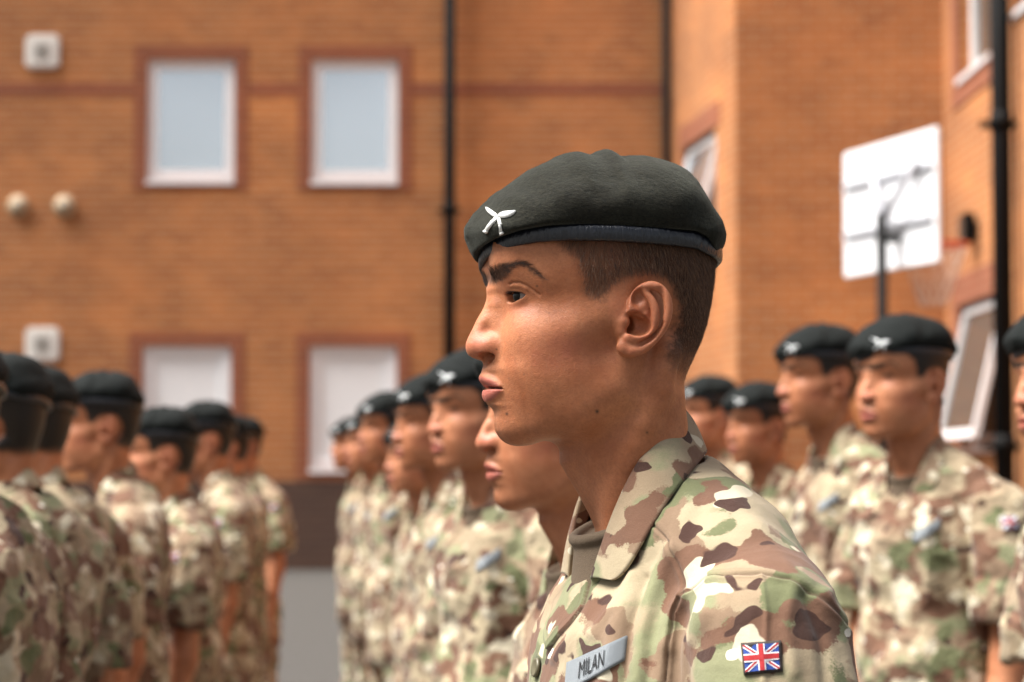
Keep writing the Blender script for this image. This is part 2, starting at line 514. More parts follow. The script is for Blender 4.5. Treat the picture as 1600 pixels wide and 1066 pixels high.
def camo_mat(name, weave=True, scale=1., rnd=0., o0=(0, 0, 0), grn=0., prp=0.):
    m = Mat(name, .88)
    m.b.inputs['Specular IOR Level'].default_value = .25
    m.b.inputs['Sheen Weight'].default_value = .12
    v0 = m.obj(rnd=rnd)
    mp = m.node('Mapping'); m.to(v0, mp.inputs['Vector'])
    mp.inputs['Scale'].default_value = (scale, scale, scale * 1.35); mp.inputs['Location'].default_value = o0
    v = mp.outputs[0]
    ns = m.node('TexNoise', Scale=26., Detail=2.); m.to(v, ns.inputs['Vector'])
    sc = m.node('VectorMath', operation='SCALE'); sc.inputs['Scale'].default_value = .035
    m.to(ns.outputs['Color'], sc.inputs[0])
    ad = m.node('VectorMath', operation='ADD'); m.to(v, ad.inputs[0]); m.to(sc.outputs[0], ad.inputs[1])
    w = ad.outputs[0]
    def off(x):
        q = m.node('Mapping'); m.to(w, q.inputs['Vector']); q.inputs['Location'].default_value = x; return q.outputs[0]
    rag = m.math('MULTIPLY', m.noise(v, 420, 2, .6), .05)
    tan, sand, pale = (.315, .235, .15), (.42, .345, .225), (.58, .52, .385)
    k_ = 0. if weave else .03
    green, moss, brown, dark = (.145, .155, .075), (.24, .245, .135), (.165, .085, .052), (.058, .026, .018)
    c = m.mix(m.step(m.noise(off((3, 1, 2)), 7, 2), .42, .58), tan, sand)
    c = m.mix(m.step(m.math('ADD', m.noise(off((7, 2, 5)), 11, 1.5), rag), .54 + k_ + grn, .60 + k_ + grn), c, moss)
    c = m.mix(m.step(m.math('ADD', m.noise(off((1, 9, 4)), 13, 1.2), rag), .60, .615), c, (.245, .165, .105))
    c = m.mix(m.step(m.math('ADD', m.noise(off((4, 4, 9)), 12, 1.), rag), .595 + k_ * .8 + grn, .61 + k_ * .8 + grn), c, green)
    c = m.mix(m.step(m.math('ADD', m.noise(off((2, 6, 1)), 14, 1.2), rag), .575, .587), c, brown)
    c = m.mix(m.step(m.noise(off((8, 3, 3)), 16, 1.), .665 - k_ * 1.2, .675 - k_ * 1.2), c, pale)
    c = m.mix(m.step(m.noise(off((5, 5, 0)), 20, 1.), .668, .678), c, dark)
    vo = m.node('TexVoronoi', Scale=30.); m.to(off((0, 0, 7)), vo.inputs['Vector'])
    sep = m.node('SeparateColor'); m.to(vo.outputs['Color'], sep.inputs[0])
    dots = m.math('MULTIPLY', m.math('LESS_THAN', vo.outputs['Distance'], .21), m.math('GREATER_THAN', sep.outputs[0], .90))
    c = m.mix(dots, c, (.80, .76, .64))
    if weave:
        c = m.mix(m.math('MULTIPLY', m.step(m.noise(v0, 1500, 2), .3, .7), .35), c, m.mix(1., c, (.55, .52, .5), 'MULTIPLY'))
        wv = m.node('TexWave', Scale=520., Distortion=1.2); wv.bands_direction = 'DIAGONAL'; m.to(v0, wv.inputs['Vector'])
        h = m.math('ADD', m.math('MULTIPLY', wv.outputs['Fac'], .12), m.noise(v0, 1100, 2, .6))
        b1 = m.bump(h, .0004, .8)
        m.bump(m.noise(v0, 26, 4, .55), .004, .7, b1)
    else:
        m.bump(m.noise(v0, 16, 4, .6), .022, .9)
    st = m.attr('seam_shade')
    c = m.mix(st, c, (.09, .055, .035))  # dark seam lines, plus the shadow painted beside the lapel edge
    m.color(c)
    return m.m

def felt_mat(name):
    m = Mat(name, .95)
    m.b.inputs['Specular IOR Level'].default_value = .15
    m.b.inputs['Sheen Weight'].default_value = .14
    m.b.inputs['Sheen Roughness'].default_value = .55
    m.b.inputs['Sheen Tint'].default_value = (.75, .8, .7, 1)
    v = m.obj(); vs = m.obj((260, 260, 900))
    n1 = m.noise(vs, 1.6, 3, .65)
    n2_ = m.noise(m.obj((1, 1, 1.8)), 230, 5, .8)
    c = m.mix(m.step(m.math('ADD', m.math('MULTIPLY', n1, .4), m.math('MULTIPLY', n2_, .6)), .38, .64), (.002, .002, .0013), (.024, .0225, .0145))
    c = m.mix(m.step(m.noise(v, 22, 3), .4, .75), c, m.mix(1., c, (.7, .6, .55), 'MULTIPLY'))
    m.color(c)
    b = m.bump(n2_, .0014, .9)
    m.bump(m.noise(v, 30, 3, .5), .006, .6, b)
    return m.m

def plain(name, base, rough=.6, bump=0, scale=100, **kw):
    m = Mat(name, rough, base, **kw)
    v = m.obj()
    n = m.noise(v, scale, 4, .6)
    m.color(m.mix(m.step(n, .3, .7), tuple(q * .82 for q in base), tuple(min(q * 1.12, 1) for q in base)))
    if bump: m.bump(n, bump, 1)
    return m.m

M_SKIN = skin_mat('skin_close')
M_SKINB = skin_mat('skin_brown', False, (.88, .92, .98), (.016, .011, .008))
M_SKINC = skin_mat('skin_tan', False, (1.0, 1.08, 1.2), (.016, .011, .008))
M_CAMO = camo_mat('camouflage_cloth', scale=1.12)
M_CAMOC = camo_mat('camouflage_collar', scale=1.3, o0=(1.3, .4, 2.2), grn=.06)
M_CAMOB = camo_mat('camouflage_cloth_soft', False, 1.0, 37., grn=.018)
M_FELT = felt_mat('beret_felt')
m_ = Mat('band_leather', .3, (.004, .0055, .011)); m_.b.inputs['Specular IOR Level'].default_value = .8
m_.bump(m_.noise(m_.obj((1.6, 1.6, .35)), 170, 3, .6, .6), .0016, 1.)
M_BAND = m_.m
M_FELTB = plain('beret_felt_far', (.0035, .0055, .005), .9, .002, 60, Specular_IOR_Level=.25)
M_SILVER = plain('badge_silver', (.80, .80, .77), .38, Metallic=.25)
M_SILVERB = plain('badge_silver_far', (.72, .74, .74), .3, Metallic=.6)
m_ = Mat('hair_strands', .5); m_.color(m_.mix(m_.attr('tone'), (.018, .009, .006), (.36, .18, .095))); M_HAIR = m_.m
M_NAP = Mat('felt_nap', .9, (.05, .055, .043)).m
M_HAIRB = plain('hair_cropped', (.016, .010, .008), .75, .002, 300)
M_BROW = Mat('brow_hair', .6, (.010, .007, .006)).m
M_SHIRT = plain('undershirt_brown', (.135, .095, .06), .9, .0006, 900)
M_BOOT = plain('boot_leather', (.03, .018, .012), .45, .001, 200)
M_BUTTON = plain('button_olive', (.13, .115, .07), .4)
M_THREAD = plain('dark_thread', (.035, .025, .02), .8)
# ribbed grey name tape
m_ = Mat('tape_grey', .85); wv = m_.node('TexWave', Scale=620.); wv.bands_direction = 'Z'; m_.to(m_.obj(), wv.inputs['Vector'])
m_.color(m_.mix(wv.outputs['Fac'], (.20, .23, .26), (.46, .50, .53))); m_.bump(wv.outputs['Fac'], .0006, 1.); M_TAPE = m_.m
M_INK = plain('letter_black', (.012, .012, .014), .8)
M_FLAGB = plain('flag_blue', (.012, .05, .26), .8, .0004, 900)
M_FLAGW = plain('flag_white', (.78, .76, .78), .8, .0004, 900)
M_FLAGR = plain('flag_red', (.34, .008, .012), .8, .0004, 900)
M_EYEW = Mat('eye_white', .25, (.26, .20, .17)).m
M_IRIS = Mat('iris_dark', .07, (.005, .003, .002)).m
M_IRIS.node_tree.nodes['Principled BSDF'].inputs['Specular IOR Level'].default_value = .25
# ---------------------------------------------------------------- beret (head millimetres, near side is -y)
from mathutils.bvhtree import BVHTree
BER = [(749.5, 410), (738.5, 391), (730, 369), (729.7, 355), (741, 338), (755, 322), (769, 305), (788, 289), (804, 275), (821, 264), (838, 258.5), (854, 253), (870, 243.4), (890, 238.7), (906, 240.6),
       (920, 244), (931, 238.7), (942, 235), (953, 237.9), (964, 243.4), (980, 242), (1002, 241.5), (1024, 247.5), (1046, 255.8), (1063, 266.8), (1079.5, 283), (1093, 305), (1104, 327), (1118, 349),
       (1125.7, 371), (1123.5, 388), (1116, 402), (1100, 470), (770, 470)]
BANDTOP = [(744, 414), (750, 405), (757.8, 386), (782.5, 369), (815.5, 359), (854, 354), (892, 353.5), (925.5, 355.5), (964, 359), (1030, 360.5), (1085, 361.5), (1107, 370), (1118, 387), (1130, 400)]
BANDMID = [(751, 404), (756, 395), (782.5, 379.5), (810, 370.5), (843, 366), (892, 365.5), (947, 367.5), (1030, 372.5), (1085, 376.5), (1108, 384), (1118, 394)]
def xz(P, l=0.):
    q = [N(a, b, l) for a, b in P]
    return np.array([(p[0], p[2]) for p in q])

def tilt(y):                      # the beret is pulled down on the far side
    return -26 * sstep(-20, 85, y)

def beret_mesh(h):
    pl = xz(BER)
    v = Vol((-128, -100, -40), (118, 104, 140), h)
    sl_, x, y, z = v.sub(v.lo - 1, v.lo + (v.n + 1) * h)
    zt = z
    X, Z = np.broadcast_arrays(x[:, 0, :], z[:, 0, :])
    D = np.full(X.shape, 1e9); ins = np.zeros(X.shape, bool)
    for i in range(len(pl)):
        a, b = pl[i], pl[(i + 1) % len(pl)]
        e = b - a; L = e @ e
        t = np.clip(((X - a[0]) * e[0] + (Z - a[1]) * e[1]) / L, 0, 1)
        D = np.minimum(D, np.hypot(X - a[0] - t * e[0], Z - a[1] - t * e[1]))
        cr = ((a[1] > Z) != (b[1] > Z)) & (X < (b[0] - a[0]) * (Z - a[1]) / (b[1] - a[1] + 1e-12) + a[0])
        ins ^= cr
    D = np.where(ins, D, -D)                      # positive inside
    t = np.clip(D / 62., 0, 1)
    g = np.sqrt(np.clip(1 - (1 - t) ** 2.2, 0, 1))
    bt = xz(BANDTOP, 60)
    zc = np.interp(X[:, 0], bt[:, 0], bt[:, 1])
    hgt = np.clip((Z - zc[:, None]) / 40., 0, 1)
    W = 79.0 + 6 * np.sin(hgt * math.pi * .75)
    Wn = W * g
    Wf = (W + 5) * g
    yy = y
    near = (-yy) - Wn[:, None, :]
    far = yy - Wf[:, None, :]
    d = np.maximum(near, far) * .75
    d = np.where(D[:, None, :] > 0, d, np.maximum(d, -D[:, None, :]))
    low = (zc[:, None, None] + tilt(yy)) - z
    d = smax(d, low, 4.)
    v.F = d.astype(np.float32)
    V, Q = v.nets()
    V = relax(V, Q, 4)
    # soft dents and folds of the cloth
    P = V / 1000
    n = np.stack([vnoise(V / 34 + 11, 3), vnoise(V / 34 + 5, 4), vnoise(V / 34, 5)], 1) - .5
    fade = sstep(6, 34, V[:, 2] - np.interp(V[:, 0], bt[:, 0], bt[:, 1]) - tilt(V[:, 1]))
    V += n * 5.0 * fade[:, None]
    for (a, b), s, w in (((N(800, 278, 40), N(842, 292, 70)), -3.0, 9), ((N(918, 246, 20), N(935, 300, 84)), -3.0, 9), ((N(970, 246, 20), N(960, 290, 84)), -2.6, 9), ((N(1060, 270, 30), N(1090, 335, 70)), -1.6, 14), ((N(770, 312, 30), N(808, 300, 60)), 2.0, 8)):
        a = np.array(a) * (1, -1, 1); b = np.array(b) * (1, -1, 1); e = b - a
        t = np.clip(((V - a) @ e) / (e @ e), 0, 1)
        dd = np.linalg.norm(V - a - t[:, None] * e, axis=1)
        c = np.array([0, 0, 40.]); u = V - c; u /= np.linalg.norm(u, axis=1)[:, None] + 1e-9
        V += u * (s * np.exp(-(dd / w) ** 2))[:, None]
    return np_mesh('beret', V / 1000, Q)

def band_mesh(n=160, m=14):
    f = xz([BANDMID[0]])[0][0]; b_ = xz([BANDMID[-1]])[0][0]
    mid = xz(BANDMID, 60)
    mid[0, 0] = f; mid[-1, 0] = b_
    cx, A, B = (f + b_) / 2 + 1.0, (b_ - f) / 2 - 2.5, 77.5
    V = []
    for i in range(n):
        a = 2 * math.pi * i / n
        ca, sa = math.cos(a), math.sin(a)
        p = 2.35
        r = (abs(ca / A) ** p + abs(sa / B) ** p) ** (-1 / p)
        x, y = cx - r * ca, -r * sa
        z = float(np.interp(x, mid[:, 0], mid[:, 1])) + float(tilt(np.array(y)))
        nx, ny = -ca / A, -sa / B
        L = math.hypot(nx, ny); nx /= L; ny /= L
        hh = 6.6
        wob = .5 * math.sin(a * 17) + .35 * math.sin(a * 41)
        for j in range(m):
            t = 2 * math.pi * j / m
            o = math.copysign(abs(math.cos(t)) ** .8, math.cos(t)) * (3.2 + .3 * wob); u = math.copysign(abs(math.sin(t)) ** .7, math.sin(t)) * (hh + .25 * wob)
            V.append((x + nx * o, y + ny * o, z + u))
    Q = [(i * m + j, i * m + (j + 1) % m, ((i + 1) % n) * m + (j + 1) % m, ((i + 1) % n) * m + j) for i in range(n) for j in range(m)]
    return np_mesh('band', np.array(V) / 1000, np.array(Q))

def bvh_of(me):
    V = np.empty(len(me.vertices) * 3, np.float32); me.vertices.foreach_get('co', V)
    return BVHTree.FromPolygons([tuple(q) for q in V.reshape(-1, 3).tolist()], [tuple(p.vertices) for p in me.polygons])

def cast(bvh, MI, px, py):
    """picture pixel -> (point, normal) on a mesh given in its own frame"""
    o = MI @ cam.location; d = (MI.to_3x3() @ ray(px, py)).normalized()
    r = bvh.ray_cast(o, d)
    return (r[0], r[1]) if r[0] else (None, None)

def plate(bvh, MI, polys, off, th, name, dome=0.):
    """flat outlines (pixels) laid on a surface as thin solid plates"""
    bm = bmesh.new()
    for P in polys:
        cx, cy = sum(p[0] for p in P) / len(P), sum(p[1] for p in P) / len(P)
        pts, nr = [], Vector()
        for p in list(P) + [(cx, cy)]:
            q, n = cast(bvh, MI, *p)
            if q is None: q = pts[-1]; n = nr.normalized()
            pts.append(q); nr += n
        nr.normalize()
        top = [bm.verts.new(q + nr * (off + th)) for q in pts[:-1]]
        bot = [bm.verts.new(q + nr * (off - .0005)) for q in pts[:-1]]
        c = bm.verts.new(pts[-1] + nr * (off + th + dome))
        k = len(top)
        for i in range(k):
            j = (i + 1) % k
            bm.faces.new((top[i], top[j], c)); bm.faces.new((top[i], bot[i], bot[j], top[j]))
    bmesh.ops.recalc_face_normals(bm, faces=bm.faces)
    me = bpy.data.meshes.new(name); bm.to_mesh(me); bm.free()
    return me

def badge_mesh(bvh):
    bl1 = [(760, 325), (764, 326), (771, 330.5), (776.5, 334.5), (779.5, 338.5), (776, 341), (770, 338.5), (764.5, 334), (761.5, 330)]
    bl2 = [(779, 338), (782, 334.5), (788, 331.8), (796, 331), (806.5, 330), (803, 335), (797, 338.8), (790, 340.8), (783, 340.5), (779.5, 340)]
    h1 = [(777.5, 338), (781, 339), (774, 347), (768, 354), (762, 362), (758.5, 360.5), (763, 353), (769, 346), (774, 341)]
    h2 = [(778.5, 340), (782, 340), (784, 350), (784.5, 358), (785.5, 364.5), (781.5, 365.5), (781.5, 358), (780, 349)]
    f1 = [(758, 358.8), (763.5, 361.5), (761, 365), (756, 361)]
    f2 = [(781.5, 362.5), (785.5, 361.5), (788, 364), (782, 367)]
    r1 = [(769, 346), (772, 349), (770.5, 350.5), (767.5, 347.5)]; r2 = [(779.6, 350), (784.4, 349.2), (784.8, 351.6), (780, 352.4)]
    return plate(bvh, HMI, [bl1, bl2, h1, h2, f1, f2, r1, r2], .0006, .0010, 'badge', .0006)

# ---------------------------------------------------------------- body frame of the nearest soldier
BYAW = R(15)
BM = Matrix.Translation(HO) @ Matrix.Rotation(BYAW, 4, 'Z')
BMI = BM.inverted()
def NB(px, py, l=0.):
    o = BMI @ cam.location; d = BMI.to_3x3() @ ray(px, py)
    t = (-l / 1000 - o.y) / d.y
    p = o + d * t
    return (p.x * 1000, l, p.z * 1000)
def projb(V):
    M = np.array(cam.matrix_basis.inverted() @ BM)
    P = V / 1000 @ M[:3, :3].T + M[:3, 3]
    return 800 - FPX * P[:, 0] / P[:, 2], 533 + FPX * P[:, 1] / P[:, 2]

EYEH = 1600.
def jacket_vol(h, lo, hi):
    v = Vol((-110, 0, lo), (230, 300, hi), h)
    P = v.add
    P(ell((60, 0, -350), (108, 160, 165)), k=10)
    P(ell((52, 0, -560), (112, 152, 210)), k=30)
    P(ell((55, 0, -740), (118, 165, 150)), k=30)
    P(chain([(64, 0, -196), (70, 80, -214), (82, 160, -256)], [54, 52, 48], k=10), k=24)
    P(chain([(74, 0, -174), (88, 60, -202)], [50, 50], k=10), k=20)
    P(chain([(60, 10, -168), (68, 60, -186), (76, 120, -212)], [32, 33, 34], k=10), k=20)
    P(chain([(92, 40, -215), (104, 130, -246)], [50, 46], k=10), k=20)
    P(ell((92, 75, -320), (74, 88, 140)), k=24)
    P(ell((24, 66, -318), (50, 72, 88)), k=30)
    P(chain([(84, 176, -266), (86, 204, -360), (82, 212, -455)], [58, 65, 60], k=8), k=16)
    P(chain([(83, 209, -414), (82, 212, -452)], [70, 68], k=2), k=3)
    def bottom(x, y, z): return -836 - z + 0 * x + 0 * y
    if lo < -500:
        v.F = smax(v.F, (-800 - (v.lo[2] + v.h * np.arange(v.n[2])))[None, None, :].astype(np.float32) + np.zeros_like(v.F), 6) if False else v.F
        z = (v.lo[2] + v.h * np.arange(v.n[2]))[None, None, :]
        y = (v.h * np.arange(v.n[1]))[None, :, None]
        cutz = np.where(y > 172, -456, -800).astype(np.float32)
        v.F = np.maximum(v.F, cutz - z).astype(np.float32)
    # neck hole and the open front
    v.cut(chain([(46, 0, -60), (42, 0, -150), (34, 0, -190)], [50, 50, 50]), k=6)
    v.cut(chain([(20, 0, -140), (-18, 0, -205)], [50, 24]), k=8)
    v.cut(chain([(-18, 0, -200), (-56, 0, -226)], [16, 5]), k=4)
    return v

FOLDS = [  # polylines in the picture, height mm, width px
    ([(1035, 800), (1003, 880), (972, 960), (948, 1066)], 4.5, 13), ([(1052, 860), (1022, 930), (1003, 1000), (1000, 1066)], 5.0, 12), ([(990, 900), (962, 950), (930, 990)], 3.0, 9),
    ([(1068, 930), (1040, 980), (1030, 1066)], 5.0, 12), ([(1012, 905), (985, 985), (975, 1066)], -3.0, 8), ([(1190, 900), (1198, 960), (1194, 1066)], 1.6, 5), ([(1098, 960), (1080, 1010), (1078, 1066)], 4.5, 13),
    ([(1262, 930), (1283, 990), (1290, 1066)], -3.5, 11), ([(1288, 930), (1318, 990), (1330, 1066)], 4.0, 11), ([(1130, 930), (1150, 1010)], -2.0, 12), ([(1240, 920), (1228, 980), (1240, 1050)], 2.5, 13),
    ([(1110, 720), (1180, 800), (1200, 870)], 1.5, 18), ([(1110, 905), (1060, 950), (1045, 1010)], 3, 14), ([(930, 930), (900, 985), (870, 1030)], 2.5, 8), ([(1100, 770), (1080, 850), (1085, 900)], -1.8, 14),
    ([(1150, 790), (1230, 880), (1290, 930)], 1.8, 13)]
SEAMS = [[(1040, 1066), (1046, 1010), (1058, 960), (1075, 928), (1110, 905), (1150, 897), (1190, 896), (1235, 905), (1275, 930), (1310, 965), (1345, 1010), (1375, 1066)],
         [(1010, 800), (1021, 817), (1048, 848), (1060, 880), (1073, 928)]]
LAPEL = [(924, 880), (921, 905), (913, 950), (885, 985), (850, 1026), (828, 1052), (815, 1075)]
def dpoly(px, py, P):
    d = np.full(len(px), 1e9); s = np.zeros(len(px))
    for a, b in zip(P[:-1], P[1:]):
        ex, ey = b[0] - a[0], b[1] - a[1]
        L = ex * ex + ey * ey
        t = np.clip(((px - a[0]) * ex + (py - a[1]) * ey) / L, 0, 1)
        q = np.hypot(px - a[0] - t * ex, py - a[1] - t * ey)
        sg = np.sign((px - a[0]) * ey - (py - a[1]) * ex)
        s = np.where(q < d, sg, s); d = np.minimum(d, q)
    return d, s

def normals(V, Q):
    n = np.cross(V[Q[:, 2]] - V[Q[:, 0]], V[Q[:, 3]] - V[Q[:, 1]])
    out = np.zeros_like(V)
    for i in range(4):
        for c in range(3): out[:, c] += np.bincount(Q[:, i], n[:, c], minlength=len(V))
    return out / (np.linalg.norm(out, axis=1)[:, None] + 1e-9)

def collar_mesh():
    top = [(1077, 634, 0), (1060, 644, 26), (1030, 676, 50), (998, 716, 58), (972, 764, 57), (950, 818, 50), (934, 866, 42), (922, 903, 34)]
    bot = [(1107, 698, 0), (1098, 712, 34), (1070, 746, 70), (1038, 792, 88), (1008, 842, 92), (986, 882, 88), (973, 900, 80), (958, 909, 70)]
    rows = [[], [], [], [], []]
    for s in (1, -1):
        idx = range(7, -1, -1) if s > 0 else range(1, 8)
        for i in idx:
            t, b = np.array(NB(*top[i])), np.array(NB(*bot[i]))
            ax = np.array([48., 0, t[2]]); inn = (ax - t); inn /= np.linalg.norm(inn) + 1e-9
            m = (t * .55 + b * .45); out = np.array([m[0] - 50, m[1], 0]); out /= np.linalg.norm(out) + 1e-9
            r = [t + inn * 5 + (0, 0, -26), t + inn * 2 + (0, 0, -1.5), t, m + out * 3.5 + (0, 0, 2), b + out * 1.5]
            for k in range(5): rows[k].append(r[k] * (1, -s, 1))
    n = len(rows[0]); V = np.array(rows).reshape(-1, 3) / 1000
    Q = [(k * n + i, k * n + i + 1, (k + 1) * n + i + 1, (k + 1) * n + i) for k in range(4) for i in range(n - 1)]
    return np_mesh('collar', V, np.array(Q))

def collar_obj(mat, parent, lv=3):
    me = collar_mesh(); vcol(me, 'seam_shade', np.zeros(len(me.vertices)))
    o = link('collar', me, mat, parent)
    s = o.modifiers.new('s', 'SUBSURF'); s.levels = s.render_levels = lv
    s = o.modifiers.new('t', 'SOLIDIFY'); s.thickness = .0022; s.offset = 0
    return o

def shirt_mesh(h):
    v = Vol((-90, 0, -420), (150, 90, -110), h)
    v.add(ell((64, 0, -350), (84, 80, 150)), chain([(44, 0, -235), (38, 0, -256)], [54, 46]), k=14)
    def neckpart(x, y, z):
        zr = -176 + (x - 40) * (22 / 56.)
        return np.maximum(z - zr + 2.5, np.hypot(x - 40, y) - (55.5 + .1 * np.clip(zr - z, 0, 60))) * .95
    v.op((neckpart, np.array([-60., 0, -246]), np.array([140., 100, -130])), 6)
    ring = []
    for i in range(13):
        a = math.pi * i / 12
        ring.append((40 - 56 * math.cos(a), 56 * math.sin(a), -176 - 22 * math.cos(a)))
    v.add(curve(ring, 5.0, 2), k=3)
    v.mirror(); V, Q = v.nets()
    return np_mesh('undershirt', relax(V, Q, 2) / 1000, Q)

def quad_uv(C, u, v):
    """bilinear pixel position; corners TL, TR, BR, BL, v runs up"""
    a = [C[3][k] * (1 - u) + C[2][k] * u for k in (0, 1)]; b = [C[0][k] * (1 - u) + C[1][k] * u for k in (0, 1)]
    return [a[k] * (1 - v) + b[k] * v for k in (0, 1)]

def patch(bvh, MI, C, off, name, nu=14, nv=8, th=.001):
    """cloth patch laid on the surface"""
    bm = bmesh.new(); G = []
    pts = {}; nr = Vector()
    for i in range(nu + 1):
        for j in range(nv + 1):
            q, n = cast(bvh, MI, *quad_uv(C, i / nu, j / nv))
            if q is None: continue
            pts[i, j] = q; nr += n
    nr.normalize()
    for k in ((0, -off), (1, 0)):
        pass
    top = {k: bm.verts.new(q + nr * (off + th)) for k, q in pts.items()}
    bot = {k: bm.verts.new(q + nr * off * .2) for k, q in pts.items()}
    for i in range(nu):
        for j in range(nv):
            ks = [(i, j), (i + 1, j), (i + 1, j + 1), (i, j + 1)]
            if all(k in top for k in ks): bm.faces.new([top[k] for k in ks])
    for e in [e for e in bm.edges if len(e.link_faces) == 1]:
        a, b = e.verts
        ka = next(k for k, v_ in top.items() if v_ == a); kb = next(k for k, v_ in top.items() if v_ == b)
        bm.faces.new((a, b, bot[kb], bot[ka]))
    loose = [v_ for v_ in bm.verts if not v_.link_faces]
    bmesh.ops.delete(bm, geom=loose, context='VERTS')
    bmesh.ops.recalc_face_normals(bm, faces=bm.faces)
    me = bpy.data.meshes.new(name); bm.to_mesh(me); bm.free()
    return me, nr

def flat_shapes(bvh, MI, C, shapes, off, nr, name):
    """uv polygons on a quad of the surface, one thin sheet each"""
    bm = bmesh.new()
    for P in shapes:
        dn = []
        for i in range(len(P)):
            a, b = P[i], P[(i + 1) % len(P)]
            k = max(1, int(math.hypot(a[0] - b[0], a[1] - b[1]) / .12))
            dn += [(a[0] + (b[0] - a[0]) * t / k, a[1] + (b[1] - a[1]) * t / k) for t in range(k)]
        vs = []
        for u, v in dn:
            q, n = cast(bvh, MI, *quad_uv(C, u, v))
            if q is not None: vs.append(bm.verts.new(q + nr * off))
        if len(vs) > 2:
            f = bm.faces.new(vs)
            if f.normal.dot(nr) < 0: f.normal_flip()
    bmesh.ops.triangulate(bm, faces=bm.faces)
    me = bpy.data.meshes.new(name); bm.to_mesh(me); bm.free()
    return me

def clip(P, a, b, c):
    """keep the part of polygon P where a*u+b*v+c >= 0"""
    o = []
    for i in range(len(P)):
        p, q = P[i], P[(i + 1) % len(P)]
        dp, dq = a * p[0] + b * p[1] + c, a * q[0] + b * q[1] + c
        if dp >= 0: o.append(p)
        if (dp >= 0) != (dq >= 0):
            t = dp / (dp - dq); o.append((p[0] + (q[0] - p[0]) * t, p[1] + (q[1] - p[1]) * t))
    return o

def flag_parts():
    """union flag in unit uv (aspect 1.4)"""
    U = 1.4
    def sc(P): return [(x / U, y) for x, y in P]
    W = [(0, 0), (U, 0), (U, 1), (0, 1)]
    def stripe(p, q, w0, w1):
        dx, dy = q[0] - p[0], q[1] - p[1]; L = math.hypot(dx, dy); nx, ny = -dy / L, dx / L
        c = -(nx * p[0] + ny * p[1])
        return clip(clip(W, nx, ny, c - w0), -nx, -ny, -c + w1)
    wd = [sc(stripe((0, 0), (U, 1), -.08, .08)), sc(stripe((0, 1), (U, 0), -.08, .08))]
    rd = [sc(stripe((0, 0), (U, 1), -.035, .035)), sc(stripe((0, 1), (U, 0), -.035, .035))]
    wc = [sc([(0, .35), (U, .35), (U, .65), (0, .65)]), sc([(U / 2 - .15, 0), (U / 2 + .15, 0), (U / 2 + .15, 1), (U / 2 - .15, 1)])]
    rc = [sc([(0, .4), (U, .4), (U, .6), (0, .6)]), sc([(U / 2 - .1, 0), (U / 2 + .1, 0), (U / 2 + .1, 1), (U / 2 - .1, 1)])]
    return wd, rd, wc, rc

def text_shapes(txt):
    """letter triangles of a word in unit uv"""
    cu = bpy.data.curves.new('t', 'FONT'); cu.body = txt; cu.size = 1
    o = bpy.data.objects.new('t', cu); SC.collection.objects.link(o)
    dg = bpy.context.evaluated_depsgraph_get(); me = o.evaluated_get(dg).to_mesh()
    P = [[(me.vertices[i].co.x, me.vertices[i].co.y) for i in p.vertices] for p in me.polygons]
    o.evaluated_get(dg).to_mesh_clear(); bpy.data.objects.remove(o); bpy.data.curves.remove(cu)
    xs = [x for p in P for x, y in p]; ys = [y for p in P for x, y in p]
    a, b, c, d = min(xs), max(xs), min(ys), max(ys)
    return [[((x - a) / (b - a), (y - c) / (d - c)) for x, y in p] for p in P]
# ---------------------------------------------------------------- the nearest soldier
def inpoly(px, py, P):
    r = np.zeros(len(px), bool)
    for i in range(len(P)):
        a, b = P[i], P[(i + 1) % len(P)]
        if a[1] == b[1]: continue
        r ^= ((a[1] > py) != (b[1] > py)) & (px < (b[0] - a[0]) * (py - a[1]) / (b[1] - a[1]) + a[0])
    return r
def soft(px, py, P, w):
    d, _ = dpoly(px, py, list(P) + [P[0]])
    return sstep(-w, w, np.where(inpoly(px, py, P), d, -d))
HAIRP = [(868, 370), (878, 384), (893, 394), (903, 408), (909, 424), (914, 440), (911, 452), (917, 460), (928, 466), (938, 467), (948, 455), (958, 444), (972, 434), (990, 427), (1010, 425), (1030, 428),
         (1046, 437), (1056, 452), (1062, 480), (1058, 510), (1048, 535), (1044, 560), (1050, 578), (1073, 592), (1140, 600), (1160, 300), (868, 300)]
BROWP = [(764, 442), (763, 432), (768, 422), (780, 415), (796, 411), (811, 408), (822, 411), (834, 420), (848, 434), (837, 428), (825, 419.5), (812, 416), (801, 420), (792, 429), (783, 439), (773, 445)]
LIPP = [(740, 589), (748, 587.5), (756, 589), (765, 592), (774, 598), (781, 604), (785, 607.5), (783, 611), (776, 619), (768, 626), (758, 628), (740, 628)]
